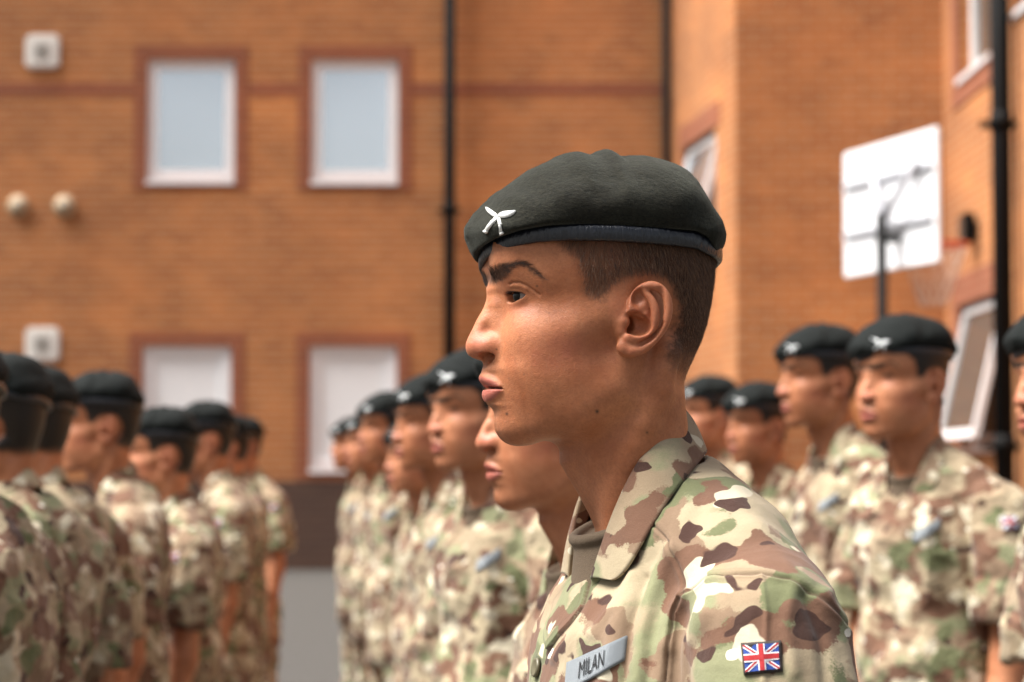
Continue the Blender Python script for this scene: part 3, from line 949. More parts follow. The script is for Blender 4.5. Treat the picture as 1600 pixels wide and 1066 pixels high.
def head_paint(me, V, fine=True):
    W = V.copy(); W[:, 1] = -np.abs(W[:, 1])
    px, py = project(W)
    lat = np.abs(V[:, 1])
    n1 = vnoise(V / 3.2, 1) - .5; n2 = vnoise(V / 1.1, 2) - .5
    j = 12 * n1 + 8 * n2
    scalp = soft(px + j, py + j * .6, HAIRP, 11.)
    scalp *= 1 - ((np.abs(V[:, 1]) > 75) & (px > 962) & (px < 1056) & (py > 436))        # not on the ear
    thin = .66 + .3 * sstep(930, 1040, px)  # paint thins in front; at the back, shade is put into the tone
    scalp = scalp * thin * (1 - .55 * sstep(525, 592, py + 10 * n1))
    brow = soft(px + 6 * n2, py + 6 * n1, BROWP, 5.5) * .8
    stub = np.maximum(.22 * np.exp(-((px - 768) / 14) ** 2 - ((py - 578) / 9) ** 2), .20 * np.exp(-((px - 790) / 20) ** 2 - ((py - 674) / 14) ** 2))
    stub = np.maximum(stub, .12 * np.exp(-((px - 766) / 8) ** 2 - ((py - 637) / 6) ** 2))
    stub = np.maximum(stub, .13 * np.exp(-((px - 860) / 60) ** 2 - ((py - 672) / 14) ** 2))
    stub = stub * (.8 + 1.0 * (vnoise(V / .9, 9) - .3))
    mole = np.zeros(len(V))
    if fine:
        for a, b, r, s in ((792, 647, 2.0, .9), (933, 643, 2.6, .95), (839, 447, 1.6, .85), (776, 546, 1.4, .8), (1011.5, 456.5, 0, 0), (1011, 676, 1.6, .8), (858, 489, 1.1, .5), (819, 585, 1.2, .5), (831, 573, 1.0, .35), (854, 488, .9, .4), (950, 463, .8, .4), (1003, 447, 1.2, .7), (795, 591, 1.2, .4), (768, 503, 1.0, .3)):
            if r: mole = np.maximum(mole, s * np.exp(-(np.hypot(px - a, py - b) / r) ** 2 * .8) * (V[:, 1] < 0))
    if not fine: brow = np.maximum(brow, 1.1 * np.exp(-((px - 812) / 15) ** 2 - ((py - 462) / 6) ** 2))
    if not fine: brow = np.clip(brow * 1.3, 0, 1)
    g = np.clip(brow + stub + mole, 0, 1)
    upl = (py < 606) & fine
    lips = soft(px, py, LIPP, 2.8) * (lat < 27)
    red = np.clip(.55 * np.exp(-((px - 745) / 22) ** 2 - ((py - 535) / 22) ** 2) + .40 * np.exp(-((px - 880) / 55) ** 2 - ((py - 545) / 32) ** 2) * (.4 + vnoise(V / 8, 21)) + .22 * sstep(70, 76, lat) * (px > 950) + .25 * np.exp(-((px - 815) / 22) ** 2 - ((py - 482) / 9) ** 2), 0, 1)
    g = np.maximum(g, lips * upl * .28)
    vcol(me, 'marks', np.stack([lips, g, red], 1)); vcol(me, 'scalp', scalp)
    return scalp, px, py

def strands(name, roots, dirs, nrm, length, width, lift, seg=3, seed=1, curl=.15):
    rs = np.random.RandomState(seed); n = len(roots)
    V = []; T = dirs / (np.linalg.norm(dirs, axis=1)[:, None] + 1e-9)
    side = np.cross(T, nrm); side /= np.linalg.norm(side, axis=1)[:, None] + 1e-9
    ang = rs.uniform(-1.2, 1.2, n)[:, None]
    side = side * np.cos(ang) + nrm * np.sin(ang)
    bend = rs.normal(0, curl, (n, 3))
    p = roots - nrm * .3
    for k in range(seg + 1):
        t = k / seg
        w = width[:, None] * (1 - .85 * t) * .5
        c = p + (T + bend * t) * (length[:, None] * t) + nrm * (lift[:, None] * length[:, None] * t * (1 - .35 * t))
        V += [c - side * w, c + side * w]
    V = np.stack(V, 1).reshape(-1, 3)
    b = (np.arange(n) * 2 * (seg + 1))[:, None]
    Q = np.concatenate([np.stack([b + 2 * k, b + 2 * k + 1, b + 2 * k + 3, b + 2 * k + 2], 2).reshape(-1, 4) for k in range(seg)])
    return np_mesh(name, V / 1000, Q)

def body_vol(h):
    """skin below the neck, inside the clothes"""
    v = Vol((-110, 0, -1600), (170, 290, -120), h)
    P = v.add
    P(ell((55, 0, -350), (88, 130, 150)), k=10)
    P(ell((54, 0, -580), (84, 118, 200)), k=30)
    P(ell((56, 0, -760), (90, 135, 120)), k=30)
    P(chain([(42, 0, -120), (44, 0, -240)], [38, 44]), k=15)
    P(chain([(62, 0, -225), (68, 140, -262)], [34, 28], k=10), k=16)
    P(chain([(84, 178, -285), (86, 204, -400), (78, 212, -540), (52, 214, -640), (40, 212, -768)], [34, 40, 38, 37, 25], k=14), k=16)
    P(ell((37, 212, -806), (33, 14, 40)), k=12)
    for i in range(4):
        x = 12 + i * 16.5; d = (0, 5, 3, -5)[i]
        P(chain([(x, 216, -822), (x, 219, -846 - d), (x, 205, -858 - d), (x, 193, -846 - d)], [9, 8.5, 8, 7], k=2), k=2.5)
    P(chain([(14, 206, -786), (2, 200, -812), (4, 198, -842)], [11, 9.5, 7.5], k=3), k=4)
    P(chain([(58, 78, -800), (56, 88, -1130), (64, 96, -1540)], [74, 50, 36], k=20), k=20)
    P(chain([(64, 96, -1545), (10, 100, -1572), (-60, 104, -1580)], [34, 24, 16], k=10), k=8)
    return v.mirror()

def trousers_mesh(h):
    v = Vol((-110, 0, -1560), (200, 230, -700), h)
    v.add(ell((56, 0, -780), (110, 158, 120)), k=20)
    v.add(chain([(60, 82, -820), (58, 92, -1130), (66, 98, -1500)], [92, 74, 66], k=25), k=24)
    z = (v.lo[2] + v.h * np.arange(v.n[2]))[None, None, :]
    y = (v.h * np.arange(v.n[1]))[None, :, None]
    v.F = np.maximum(v.F, 6 - y + np.maximum(0, (z + 930)) * .5).astype(np.float32)
    v.mirror(); V, Q = v.nets(); V = relax(V, Q, 2)
    N_ = normals(V, Q)
    w = vnoise(np.stack([V[:, 0] / 60, V[:, 1] / 60, V[:, 2] / 30], 1), 31) - .5
    V += N_ * (w * 12)[:, None]
    return np_mesh('trousers', V / 1000 + [0, 0, EYEH / 1000], Q)

def boot_mesh(s, h=5):
    v = Vol((-130, -20 if s > 0 else -200, -1602), (140, 200 if s > 0 else 20, -1440), h)
    v.add(chain([(66, 98 * s, -1440), (66, 98 * s, -1550)], [48, 46]), chain([(66, 98 * s, -1552), (0, 102 * s, -1566), (-70, 108 * s, -1572)], [44, 36, 30]), k=16)
    v.add(ell((0, 102 * s, -1590), (118, 46, 12)), k=4)
    z = (v.lo[2] + v.h * np.arange(v.n[2]))[None, None, :]
    v.F = np.maximum(v.F, -1599 - z).astype(np.float32)
    V, Q = v.nets()
    return np_mesh('boot', relax(V, Q, 1) / 1000 + [0, 0, EYEH / 1000], Q)

def crumple(V, Q, amp, seed=0):
    n = normals(V, Q)
    a = 1 - 2 * np.abs(vnoise(np.stack([V[:, 0] / 70 + V[:, 2] / 240, V[:, 1] / 70, V[:, 2] / 120], 1), 41 + seed) - .5)
    b = 1 - 2 * np.abs(vnoise(np.stack([V[:, 0] / 32, V[:, 1] / 32, V[:, 2] / 46 + V[:, 0] / 60], 1), 57 + seed) - .5)
    return V + n * ((a - .5) * amp + (b - .5) * amp * .5)[:, None]

def join_np(parts):
    Vs, Qs, o = [], [], 0
    for V, Q in parts: Vs.append(V); Qs.append(Q + o); o += len(V)
    return np.concatenate(Vs), np.concatenate(Qs)

UP = np.array([0, 0, EYEH])
ROOT = BM @ Matrix.Translation((0, 0, -EYEH / 1000))
HH = 0.8 if FINE else 1.2
v = head_vol(HH, zlo=-260).mirror(); V, Q = v.nets(); del v
V = relax(V, Q, 1); V = fit_profile(V)
W = V.copy(); W[:, 1] = -np.abs(W[:, 1]); hx_, hy_ = project(W); NN = normals(V, Q)
ok_ = (np.abs(V[:, 1]) > 12) & (np.abs(V[:, 1]) < 60)
d_, _ = dpoly(hx_, hy_, [(797, 444), (801, 441.5), (812, 441.5), (824, 447), (836, 456), (843, 461)]); V = V - NN * (1.1 * np.exp(-(d_ / 2.0) ** 2) * ok_)[:, None]
d_, _ = dpoly(hx_, hy_, [(796, 447), (810, 447), (822, 452)]); V = V + NN * (.45 * np.exp(-(d_ / 3.2) ** 2) * ok_)[:, None]
HV, HQ = V, Q
b = body_vol(3.4); BV, BQ = b.nets(); BV = relax(BV, BQ, 2)
# the head turns a little less to the viewer than the body: bring it into the body frame
T = np.array(BMI @ HM); HB = V @ T[:3, :3].T + T[:3, 3] * 1000
SV, SQ = join_np([(HB, Q), (BV, BQ)])
me = np_mesh('person', (SV + UP) / 1000, SQ)
nb = len(BV)
tmp = np_mesh('tmp', HV / 1000, HQ)
scalp, hpx, hpy = head_paint(tmp, HV)
def ext(me, name, n):
    a = tmp.color_attributes[name]; C = np.empty(len(tmp.vertices) * 4, np.float32); a.data.foreach_get('color', C)
    vcol(me, name, np.concatenate([C.reshape(-1, 4)[:, :3], np.zeros((n, 3), np.float32)]))
ext(me, 'marks', nb); ext(me, 'scalp', nb)
hero = link('person', me, M_SKIN)
hero.matrix_world = ROOT
tag(hero, 'young soldier in sharp focus in front, left profile, flag patch on his sleeve', 'person', 'soldiers standing in ranks')
RI = ROOT.inverted()
def child(name, me, mat, M, parent=None):
    """part given in frame M, parented to the soldier (or to one of his parts)"""
    me.transform(RI @ M)
    return link(name, me, mat, parent or hero)

# hair
rs = np.random.RandomState(5)
NRM = normals(HV, HQ)
HAIRN = 60000 if FINE else 16000
w = scalp ** 1.5 * (scalp > .10)
w = np.where(hpy < 368, 0, w)
ix = rs.choice(len(HV), HAIRN, p=w / w.sum())
rt = HV[ix] + rs.normal(0, .4, (HAIRN, 3))
dn = np.tile(np.array([.12, 0, -1.]), (HAIRN, 1))
dn[:, 0] += rs.normal(0, .16, HAIRN) - .35 * sstep(960, 900, hpx[ix]) + .25 * sstep(1040, 1100, hpx[ix])
nr = NRM[ix]; dn = dn - nr * (dn * nr).sum(1)[:, None]
L = (2.2 + 5.5 * sstep(560, 400, hpy[ix])) * rs.uniform(.6, 1.25, HAIRN) * (.45 + .55 * scalp[ix]) * .9
hm = strands('hair', rt, dn, nr, L, rs.uniform(.13, .24, HAIRN), rs.uniform(.15, .5, HAIRN), 3, 2, .10)
hc = np.repeat(rs.uniform(0, 1, HAIRN) ** 1.6, 8); vcol(hm, 'tone', hc)
child('hair', hm, M_HAIR, HM)
# brows
for s in (-1, 1):
    side = np.sign(HV[:, 1]) == s
    w = soft(hpx, hpy, BROWP, 3.0) * side * (np.abs(HV[:, 1]) > (5 if s < 0 else 12))
    n = 1600
    ix = rs.choice(len(HV), n, p=w / w.sum()); nr = NRM[ix]
    d = np.tile(np.array([.9, 0, .35]), (n, 1)); d[:, 2] += .9 * sstep(790, 765, hpx[ix]) - .7 * sstep(805, 840, hpx[ix]); d[:, 1] += s * .25
    d -= nr * (d * nr).sum(1)[:, None]
    child('eyebrow', strands('eyebrow', HV[ix], d, nr, rs.uniform(3.5, 6.5, n), rs.uniform(.12, .22, n), rs.uniform(.12, .4, n), 3, 3 + s, .14), M_BROW, HM)
# lashes along the upper lid
ex, ey, ez = EYE
for s in (-1, 1):
    n = 260; t = rs.uniform(.05, .97, n); y = 20.5 + 23.5 * t
    up = ez + .5 + 2.3 * np.clip(4 * t * (1 - t), 0, 1) ** .6 + .4 * t
    x = ex - np.sqrt(np.maximum(13.4 ** 2 - (y - ey) ** 2 - (up - ez) ** 2, 1))
    r = np.stack([x, s * y, up], 1)
    d = np.stack([-1 + 0 * t, s * (t - .4) * 1.2, .05 - .3 * (1 - t)], 1)
    nn = np.tile([-.5, 0, .86], (n, 1))
    child('eyelash', strands('eyelash', r, d, nn, rs.uniform(3.5, 6, n), np.full(n, .26), np.full(n, .25), 3, 8, .08), M_BROW, HM)
# eyes
def sphere(r, c, seg=40, cap=None):
    bm = bmesh.new(); bmesh.ops.create_uvsphere(bm, u_segments=seg, v_segments=seg // 2, radius=r, matrix=Matrix.Translation(c))
    me = bpy.data.meshes.new('eyeball'); bm.to_mesh(me); bm.free(); return me
for s in (-1, 1):
    c = Vector((ex / 1000, s * ey / 1000, ez / 1000))
    eb = child('eyeball', sphere(.0122, c), M_EYEW, HM)
    g = Vector((-1, s * .30, -.02)).normalized()
    ic = sphere(.0084, Vector((0, 0, 0)), 32); ic.name = 'iris'
    ic.transform(Matrix.Translation(c + g * .0048))
    child('iris', ic, M_IRIS, HM, eb)
# beret
bme = beret_mesh(1.2 if FINE else 2.)
bb = bvh_of(bme)
gm = badge_mesh(bb)
BERET_L, BADGE_L, BAND_L = beret_mesh(3.), gm.copy(), band_mesh(90, 10)
beret = child('beret', bme, M_FELT, HM)
child('badge', gm, M_SILVER, HM, beret)
# nap of the felt
FN = 40000 if FINE else 8000
bv = np.empty(len(bme.vertices) * 3, np.float32); bme.vertices.foreach_get('co', bv); bv = bv.reshape(-1, 3) * 1000
bq = np.empty(len(bme.polygons) * 4, np.int32); bme.polygons.foreach_get('vertices', bq)
bmi = np.array(HMI @ ROOT); bv = (bv / 1000 @ bmi[:3, :3].T + bmi[:3, 3]) * 1000
bn = normals(bv, bq.reshape(-1, 4)); ix = rs.choice(len(bv), FN)
d = rs.normal(0, 1, (FN, 3)) + [.8, 0, -.2]; d -= bn[ix] * (d * bn[ix]).sum(1)[:, None] * .8
tag(child('nap', strands('nap', bv[ix] + rs.normal(0, .5, (FN, 3)), d, bn[ix], rs.uniform(.7, 1.8, FN), rs.uniform(.05, .10, FN), rs.uniform(.2, .7, FN), 2, 11, .5), M_NAP, HM, beret), kind='stuff')
child('band', band_mesh(), M_BAND, HM, beret)
# jacket
JH = 1.4 if FINE else 2.6
v = jacket_vol(JH, -400, -60).mirror(); V, Q = v.nets(); del v
V = relax(V, Q, 3)
c_ = V[Q].mean(1); Q = Q[c_[:, 2] > -384]
n = normals(V, Q)
W = V.copy(); W[:, 1] = -np.abs(W[:, 1])
px, py = projb(W)
nm_ = n.copy(); nm_[:, 1] *= -np.sign(V[:, 1])
face = nm_ @ np.array(BMI.to_3x3() @ Vector((0, -1, 0)))
vis = sstep(-.1, .25, face)
disp = np.zeros(len(V)); seam_shade = np.zeros(len(V))
for P, hh, ww in FOLDS:
    d, _ = dpoly(px, py, P); disp += hh * np.exp(-(d / ww) ** 2) * vis
for P in SEAMS:
    d, s = dpoly(px, py, P)
    disp += (-1.4 * np.exp(-(d / 2.2) ** 2) + .9 * np.exp(-((d - 5) / 4) ** 2)) * vis
    seam_shade = np.maximum(seam_shade, .75 * np.exp(-(d / 1.5) ** 2) * vis)
    seam_shade = np.maximum(seam_shade, .25 * np.exp(-((d - 6.5) / 1.) ** 2) * vis)
d, s = dpoly(px, py, LAPEL)
left = inpoly(px, py, LAPEL + [(700, 1075), (700, 860)])
disp += np.where(left, 3.2, 0) * vis * (py > 880)
seam_shade = np.maximum(seam_shade, np.exp(-(d / 1.8) ** 2) * vis * (~left) * .95)  # shadow cast by the raised lapel edge, painted as a dark line
seam_shade = np.maximum(seam_shade, np.exp(-((d - 7) / 1.) ** 2) * vis * left * .3)
nz = vnoise(np.stack([V[:, 0] / 22, V[:, 1] / 22, V[:, 2] / 34], 1), 77) - .5
disp += nz * 2.2
V2 = crumple(V + n * disp[:, None], Q, 3.4, 3)
v = jacket_vol(5., -840, -360).mirror(); LV, LQ = v.nets(); del v
LV = relax(LV, LQ, 2); LQ = LQ[LV[LQ].mean(1)[:, 2] < -380]
JV, JQ = join_np([(V2, Q), (LV, LQ)])
jm = np_mesh('jacket', JV / 1000, JQ)
vcol(jm, 'seam_shade', np.concatenate([seam_shade, np.zeros(len(LV))]))
jb = bvh_of(jm)
TAPEQ = [(888, 1036), (981, 994), (977, 1032), (884, 1084)]
tape, tn = patch(jb, BMI, TAPEQ, .0012, 'name_tape', 20, 8)
FLAGQ = [(1158, 1006), (1221, 1002), (1223, 1050), (1163, 1056)]
FI = [(1161.5, 1010), (1217.5, 1006.5), (1219.5, 1046.5), (1166, 1052)]
fl, fn = patch(jb, BMI, FLAGQ, .0012, 'flag_patch', 12, 8)
TAPE_L, FLAG_L = tape.copy(), None
jacket = child('jacket', jm, M_CAMO, BM)
tp = child('name_tape', tape, M_TAPE, BM, jacket)
LQD = [quad_uv(TAPEQ, a, b_) for a, b_ in ((.24, .80), (.66, .80), (.66, .22), (.24, .22))]
child('lettering', flat_shapes(jb, BMI, LQD, text_shapes('MILAN'), .0030, tn, 'lettering'), M_INK, BM, tp)
fp = child('flag_patch', fl, M_THREAD, BM, jacket)
wd_, rd_, wc_, rc_ = flag_parts()
FULL = [[(0, 0), (1, 0), (1, 1), (0, 1)]]
for k, (nm, sh, mt) in enumerate((('flag_field', FULL, M_FLAGB), ('flag_saltire', wd_, M_FLAGW), ('flag_saltire', rd_, M_FLAGR), ('flag_cross', wc_, M_FLAGW), ('flag_cross', rc_, M_FLAGR))):
    child(nm, flat_shapes(jb, BMI, FI, sh, .0027 + .00025 * k, fn, nm), mt, BM, fp)
q, nn = cast(jb, BMI, 842, 1044)
if q is not None:
    bm = bmesh.new()
    rot = nn.to_track_quat('Z', 'Y').to_matrix().to_4x4()
    bmesh.ops.create_cone(bm, segments=24, cap_ends=True, radius1=.0085, radius2=.0075, depth=.003, matrix=Matrix.Translation(q + nn * .0032) @ rot)
    top = [f for f in bm.faces if f.normal.dot(nn) > .9]
    r = bmesh.ops.inset_region(bm, faces=top, thickness=.0016, depth=-.0008)
    bt_ = bpy.data.meshes.new('button'); bm.to_mesh(bt_); bm.free()
    child('button', bt_, M_BUTTON, BM, jacket)
co = collar_obj(M_CAMOC, None)
co.data.transform(RI @ BM); co.parent = jacket
sh = child('undershirt', shirt_mesh(2.), M_SHIRT, BM)
LEG_L, BOOT_R, BOOT_L = trousers_mesh(6.), boot_mesh(1), boot_mesh(-1)
vcol(LEG_L, 'seam_shade', np.zeros(len(LEG_L.vertices)))
link('trousers', LEG_L, M_CAMOB, hero)
link('boot', BOOT_R, M_BOOT, hero); link('boot', BOOT_L, M_BOOT, hero)
# ---------------------------------------------------------------- the ranks behind
v = head_vol(1.7 if FINE else 2.4, zlo=-232).mirror(); V, Q = v.nets(); del v
V = relax(V, Q, 2); V = fit_profile(V)
def soldier_mesh(w, skin, nm):
    """w widens the face a little; returns the skin mesh of a whole standing man"""
    G = V.copy()
    fr = sstep(60, -60, G[:, 0])
    G[:, 1] *= 1 + w * fr
    if w: G[:, 0] += fr * 3.5 * np.exp(-((G[:, 2] + 38) / 26) ** 2) * np.exp(-(G[:, 1] / 22) ** 2)
    SVs, SQs = join_np([(G, Q), (BV, BQ)])
    me = np_mesh(nm, (SVs + UP) / 1000, SQs)
    t = np_mesh('tmp', V / 1000, Q); head_paint(t, V, False)
    for a_ in ('marks', 'scalp'):
        C = np.empty(len(V) * 4, np.float32); t.color_attributes[a_].data.foreach_get('color', C)
        C = C.reshape(-1, 4)[:, :3]
        if a_ == 'scalp': C = np.clip(C * 1.6, 0, 1)
        vcol(me, a_, np.concatenate([C, np.zeros((len(BV), 3), np.float32)]))
    me.materials.append(skin)
    return me
UPM = Matrix.Translation(UP / 1000)
def local(me):
    me = me.copy(); me.transform(UPM); return me
def proto(w, skin):
    root = link('person', soldier_mesh(w, skin, 'person'), [])
    b = link('beret', local(BERET_L), M_FELTB, root)
    link('badge', local(BADGE_L), M_SILVERB, b); link('band', local(BAND_L), M_BAND, b)
    j = link('jacket', JK.copy(), M_CAMOB, root)
    for nm, me, mt in (('name_tape', TP_, M_TAPE), ('flag_patch', FP_[0], M_FLAGB)):
        link(nm, me.copy(), mt, j)
    for k in (1, 2): link('flag_cross', FP_[k].copy(), (None, M_FLAGW, M_FLAGR)[k], j)
    c = collar_obj(M_CAMOB, j, 2); c.data.transform(UPM)
    link('undershirt', local(SH_), M_SHIRT, root)
    link('trousers', LEG_L, [], root)
    link('boot', BOOT_R, [], root); link('boot', BOOT_L, [], root)
    return root
vj = jacket_vol(4.2, -840, -60).mirror(); A, B = vj.nets(); del vj
A = crumple(relax(A, B, 2), B, 17)
jme = np_mesh('jacket', A / 1000, B); vcol(jme, 'seam_shade', np.zeros(len(A)))
jbl = bvh_of(jme)
TP_, n_t = patch(jbl, BMI, [(905, 1040), (985, 994), (981, 1034), (900, 1086)], .003, 'name_tape', 8, 4)
FP_ = [flat_shapes(jbl, BMI, FLAGQ, S_, .003 + .001 * i, fn, 'flag') for i, S_ in enumerate((FULL, wc_ + wd_, rc_))]
SH_ = shirt_mesh(4.)
jme.transform(UPM); JK = jme
TP_.transform(UPM)
for q_ in FP_: q_.transform(UPM)
PROTO = [proto(0., M_SKINB), proto(.07, M_SKINC), proto(-.045, M_SKINB)]

def children_of(o): return [c for c in SC.objects if c.parent == o]
KIDS = {}
def copy_tree(o, parent=None):
    c = o.copy(); SC.collection.objects.link(c)
    if parent: c.parent = parent
    for k in KIDS.setdefault(o.name, children_of(o)): copy_tree(k, c)
    return c
# (pixel of the middle of the head, eye line), distance, turn towards the viewer, kind, label
MEN = [
    (1410, 590, 4.85, 31, 1, 'soldier in three-quarter view in front of the tilted right window'),
    (1281, 588, 6.0, 17, 0, 'soldier left of the three-quarter-view man, beret edge touching his'),
    (1184, 662, 7.1, 26, 2, 'low soldier above the front man\'s shoulder, badge turned to the viewer'),
    (1108, 645, 8.2, 16, 1, 'soldier right behind the front man\'s collar, only beret and cheek seen'),
    (1678, 588, 3.8, 20, 1, 'soldier cut by the right edge, only his nose and beret front seen'),
    (879, 642, 2.8, 16, 0, 'soldier directly behind the front man, only nose, lips and chin showing under his jaw'),
    (743, 641, 4.76, 30, 1, 'second soldier of the middle row, bright face left of the front man\'s lips'),
    (676, 660, 5.97, 20, 2, 'third soldier of the middle row, beret overlapping the right edge of the lower window'),
    (650, 712, 7.3, 24, 1, 'short soldier of the middle row, beret badge low in front of the third man\'s mouth'),
    (606, 668, 8.3, 22, 0, 'soldier in the middle row before the lower right window, small orange face'),
    (577, 690, 9.6, 20, 1, 'second farthest soldier of the middle row, small face beside the lower window'),
    (551, 694, 11.0, 18, 2, 'farthest soldier of the middle row, at its left end beside the gap'),
    (-8, 656, 4.3, -22, 0, 'leftmost head in the left ranks, seen from behind at the photo\'s edge'),
    (44, 662, 5.0, -20, 1, 'second head from the left, dark and half hidden by the leftmost man'),
    (156, 660, 5.7, 7, 2, 'soldier below the lower white vent, badge at his beret\'s left end, ear clear'),
    (252, 706, 6.2, 4, 1, 'short soldier under the left lower window, grey beret top and reddish ear'),
    (320, 684, 7.9, 5, 2, 'soldier in front of the right edge of the lower left window'),
    (352, 696, 9.3, 4, 1, 'mostly hidden soldier between the two lower windows'),
    (376, 694, 10.6, 30, 0, 'farthest soldier of the left ranks, small head turned to show his badge'),
    (-100, 640, 3.55, -8, 1, 'soldier cut off by the left edge, only his shoulder in the bottom corner'),
]
for i, (px_, py_, d_, yw, kd, lab) in enumerate(MEN):
    p = cam.location + ray(px_, py_) * d_
    r = PROTO[kd] if PROTO[kd] is not None and not PROTO[kd].get('label') else copy_tree(PROTO[kd])
    s_ = p.z / (EYEH / 1000)
    r.location = (p.x, p.y, 0); r.rotation_euler = (0, 0, R(yw)); r.scale = (s_ * .99, s_ * .99, s_)
    tag(r, lab, 'person', 'soldiers standing in ranks')

# ---------------------------------------------------------------- the square and the brick building
def box_bm(bm, x0, y0, z0, x1, y1, z1, M=None, bev=0.):
    r = bmesh.ops.create_cube(bm, size=1)
    for v_ in r['verts']:
        v_.co = Vector((x0 + (v_.co.x + .5) * (x1 - x0), y0 + (v_.co.y + .5) * (y1 - y0), z0 + (v_.co.z + .5) * (z1 - z0)))
    if bev:
        es = list({e for v_ in r['verts'] for e in v_.link_edges})
        rr = bmesh.ops.bevel(bm, geom=es, offset=bev, segments=2, affect='EDGES')
    if M:
        pass
    return bm
def boxes(name, L, mat, parent=None, M=None, bev=0., smooth=False):
    bm = bmesh.new()
    for b_ in L: box_bm(bm, *b_, bev=bev)
    if M: bmesh.ops.transform(bm, matrix=M, verts=bm.verts)
    me = bpy.data.meshes.new(name); bm.to_mesh(me); bm.free()
    return link(name, me, mat, parent, smooth)
def tube(name, P, r, mat, parent=None, n=16):
    bm = bmesh.new()
    for a, b_ in zip(P[:-1], P[1:]):
        a, b_ = Vector(a), Vector(b_); d = b_ - a
        bmesh.ops.create_cone(bm, segments=n, cap_ends=True, radius1=r, radius2=r, depth=d.length, matrix=Matrix.Translation((a + b_) / 2) @ d.to_track_quat('Z', 'Y').to_matrix().to_4x4())
    me = bpy.data.meshes.new(name); bm.to_mesh(me); bm.free()
    return link(name, me, mat, parent)
def empty(name, loc, rz=0.):
    o = bpy.data.objects.new(name, None); SC.collection.objects.link(o); o.location = loc; o.rotation_euler = (0, 0, rz); return o

def brick_mat(name, c1, c2, mortar, soldier=False, vary=1.):
    m = Mat(name, .88)
    tc = m.node('TexCoord'); sx = m.node('SeparateXYZ'); m.to(tc.outputs['Object'], sx.inputs[0])
    cx = m.node('CombineXYZ')
    if soldier: m.to(sx.outputs[2], cx.inputs[0]); m.to(sx.outputs[0], cx.inputs[1])
    else: m.to(m.math('ADD', sx.outputs[0], sx.outputs[1]), cx.inputs[0]); m.to(sx.outputs[2], cx.inputs[1])
    br = m.node('TexBrick', Scale=1.0); m.to(cx.outputs[0], br.inputs['Vector'])
    for k_, v_ in (('Brick Width', .225), ('Row Height', .075), ('Mortar Size', .009), ('Mortar Smooth', .2), ('Bias', -.2)): br.inputs[k_].default_value = v_
    br.inputs['Color1'].default_value = (*c1, 1); br.inputs['Color2'].default_value = (*c2, 1); br.inputs['Mortar'].default_value = (*mortar, 1)
    v_ = m.obj()
    c = m.mix(m.math('MULTIPLY', m.step(m.noise(v_, .9, 5, .6), .35, .7), .38 * vary), br.outputs[0], tuple(q * .62 for q in c2))
    vs = m.obj((1, 1, 1.4))
    c = m.mix(m.math('MULTIPLY', m.step(m.noise(vs, 1.1, 5, .65), .42, .72), .4 * vary), c, tuple(min(1, q * 1.5) for q in c1))
    c = m.mix(m.math('MULTIPLY', m.step(m.noise(v_, 9, 2), .45, .75), .3 * vary), c, tuple(q * .7 for q in c1))
    c = m.mix(m.math('MULTIPLY', m.step(m.noise(m.obj((1, 1, 1.7)), .55, 3, .55), .50, .68), .55 * vary), c, m.mix(1., c, (1.55, 1.45, 1.25), 'MULTIPLY'))
    m.color(c); m.bump(br.outputs['Fac'], .006, -.6)
    return m.m
M_BRICK = brick_mat('brick_orange', (.43, .160, .048), (.285, .090, .026), (.44, .27, .145))
M_RED = brick_mat('brick_red', (.27, .075, .032), (.20, .055, .025), (.30, .15, .08), vary=.5)
M_PLINTH = brick_mat('brick_plinth', (.085, .045, .030), (.060, .032, .024), (.09, .06, .045), vary=.6)
M_UPVC = plain('window_white', (.92, .92, .95), .3)
m_ = 0
M_WALLIN = plain('room_dark', (.25, .27, .28), .9)
m_ = Mat('window_glass', .04, (.88, .94, .98)); m_.b.inputs['Metallic'].default_value = .85; M_GLASS = m_.m
m_ = Mat('window_glass_dark', .05, (.07, .08, .075)); m_.b.inputs['Specular IOR Level'].default_value = .8; M_GLASSD = m_.m
M_PANESKY = plain('pane_sky_white', (.93, .96, .99), .06, Specular_IOR_Level=1.0)  # bright sky reflection put into the white pane colour, over a pale blind
M_PIPE = plain('pipe_black', (.004, .004, .004), .7, Specular_IOR_Level=.15)
M_VENT = plain('vent_white', (.78, .75, .70), .6)
M_CREAM = plain('flue_cream', (.50, .36, .22), .7)
M_VENTG = plain('vent_grey', (.30, .28, .25), .7)
M_TAR = plain('asphalt', (.055, .052, .047), .9, .004, 160)

# ground: one sheet, level under the ranks, rising gently to the wall
xs = np.concatenate([np.linspace(-300, -14, 12), np.linspace(-13, 13, 40), np.linspace(14, 300, 12)])
ys = np.concatenate([np.linspace(-200, -3, 12), np.linspace(-2, 30, 80), np.linspace(32, 500, 16)])
gx, gy = np.meshgrid(xs, ys, indexing='ij')
gz = .50 * sstep(12.5, 22, gy) + 0 * gx
Vg = np.stack([gx, gy, gz], 2).reshape(-1, 3); nx_, ny_ = len(xs), len(ys)
ii, jj = np.meshgrid(np.arange(nx_ - 1), np.arange(ny_ - 1), indexing='ij')
a_ = (ii * ny_ + jj).ravel()
link('ground', np_mesh('ground', Vg, np.stack([a_, a_ + ny_, a_ + ny_ + 1, a_ + 1], 1)), M_TAR)['kind'] = 'structure'

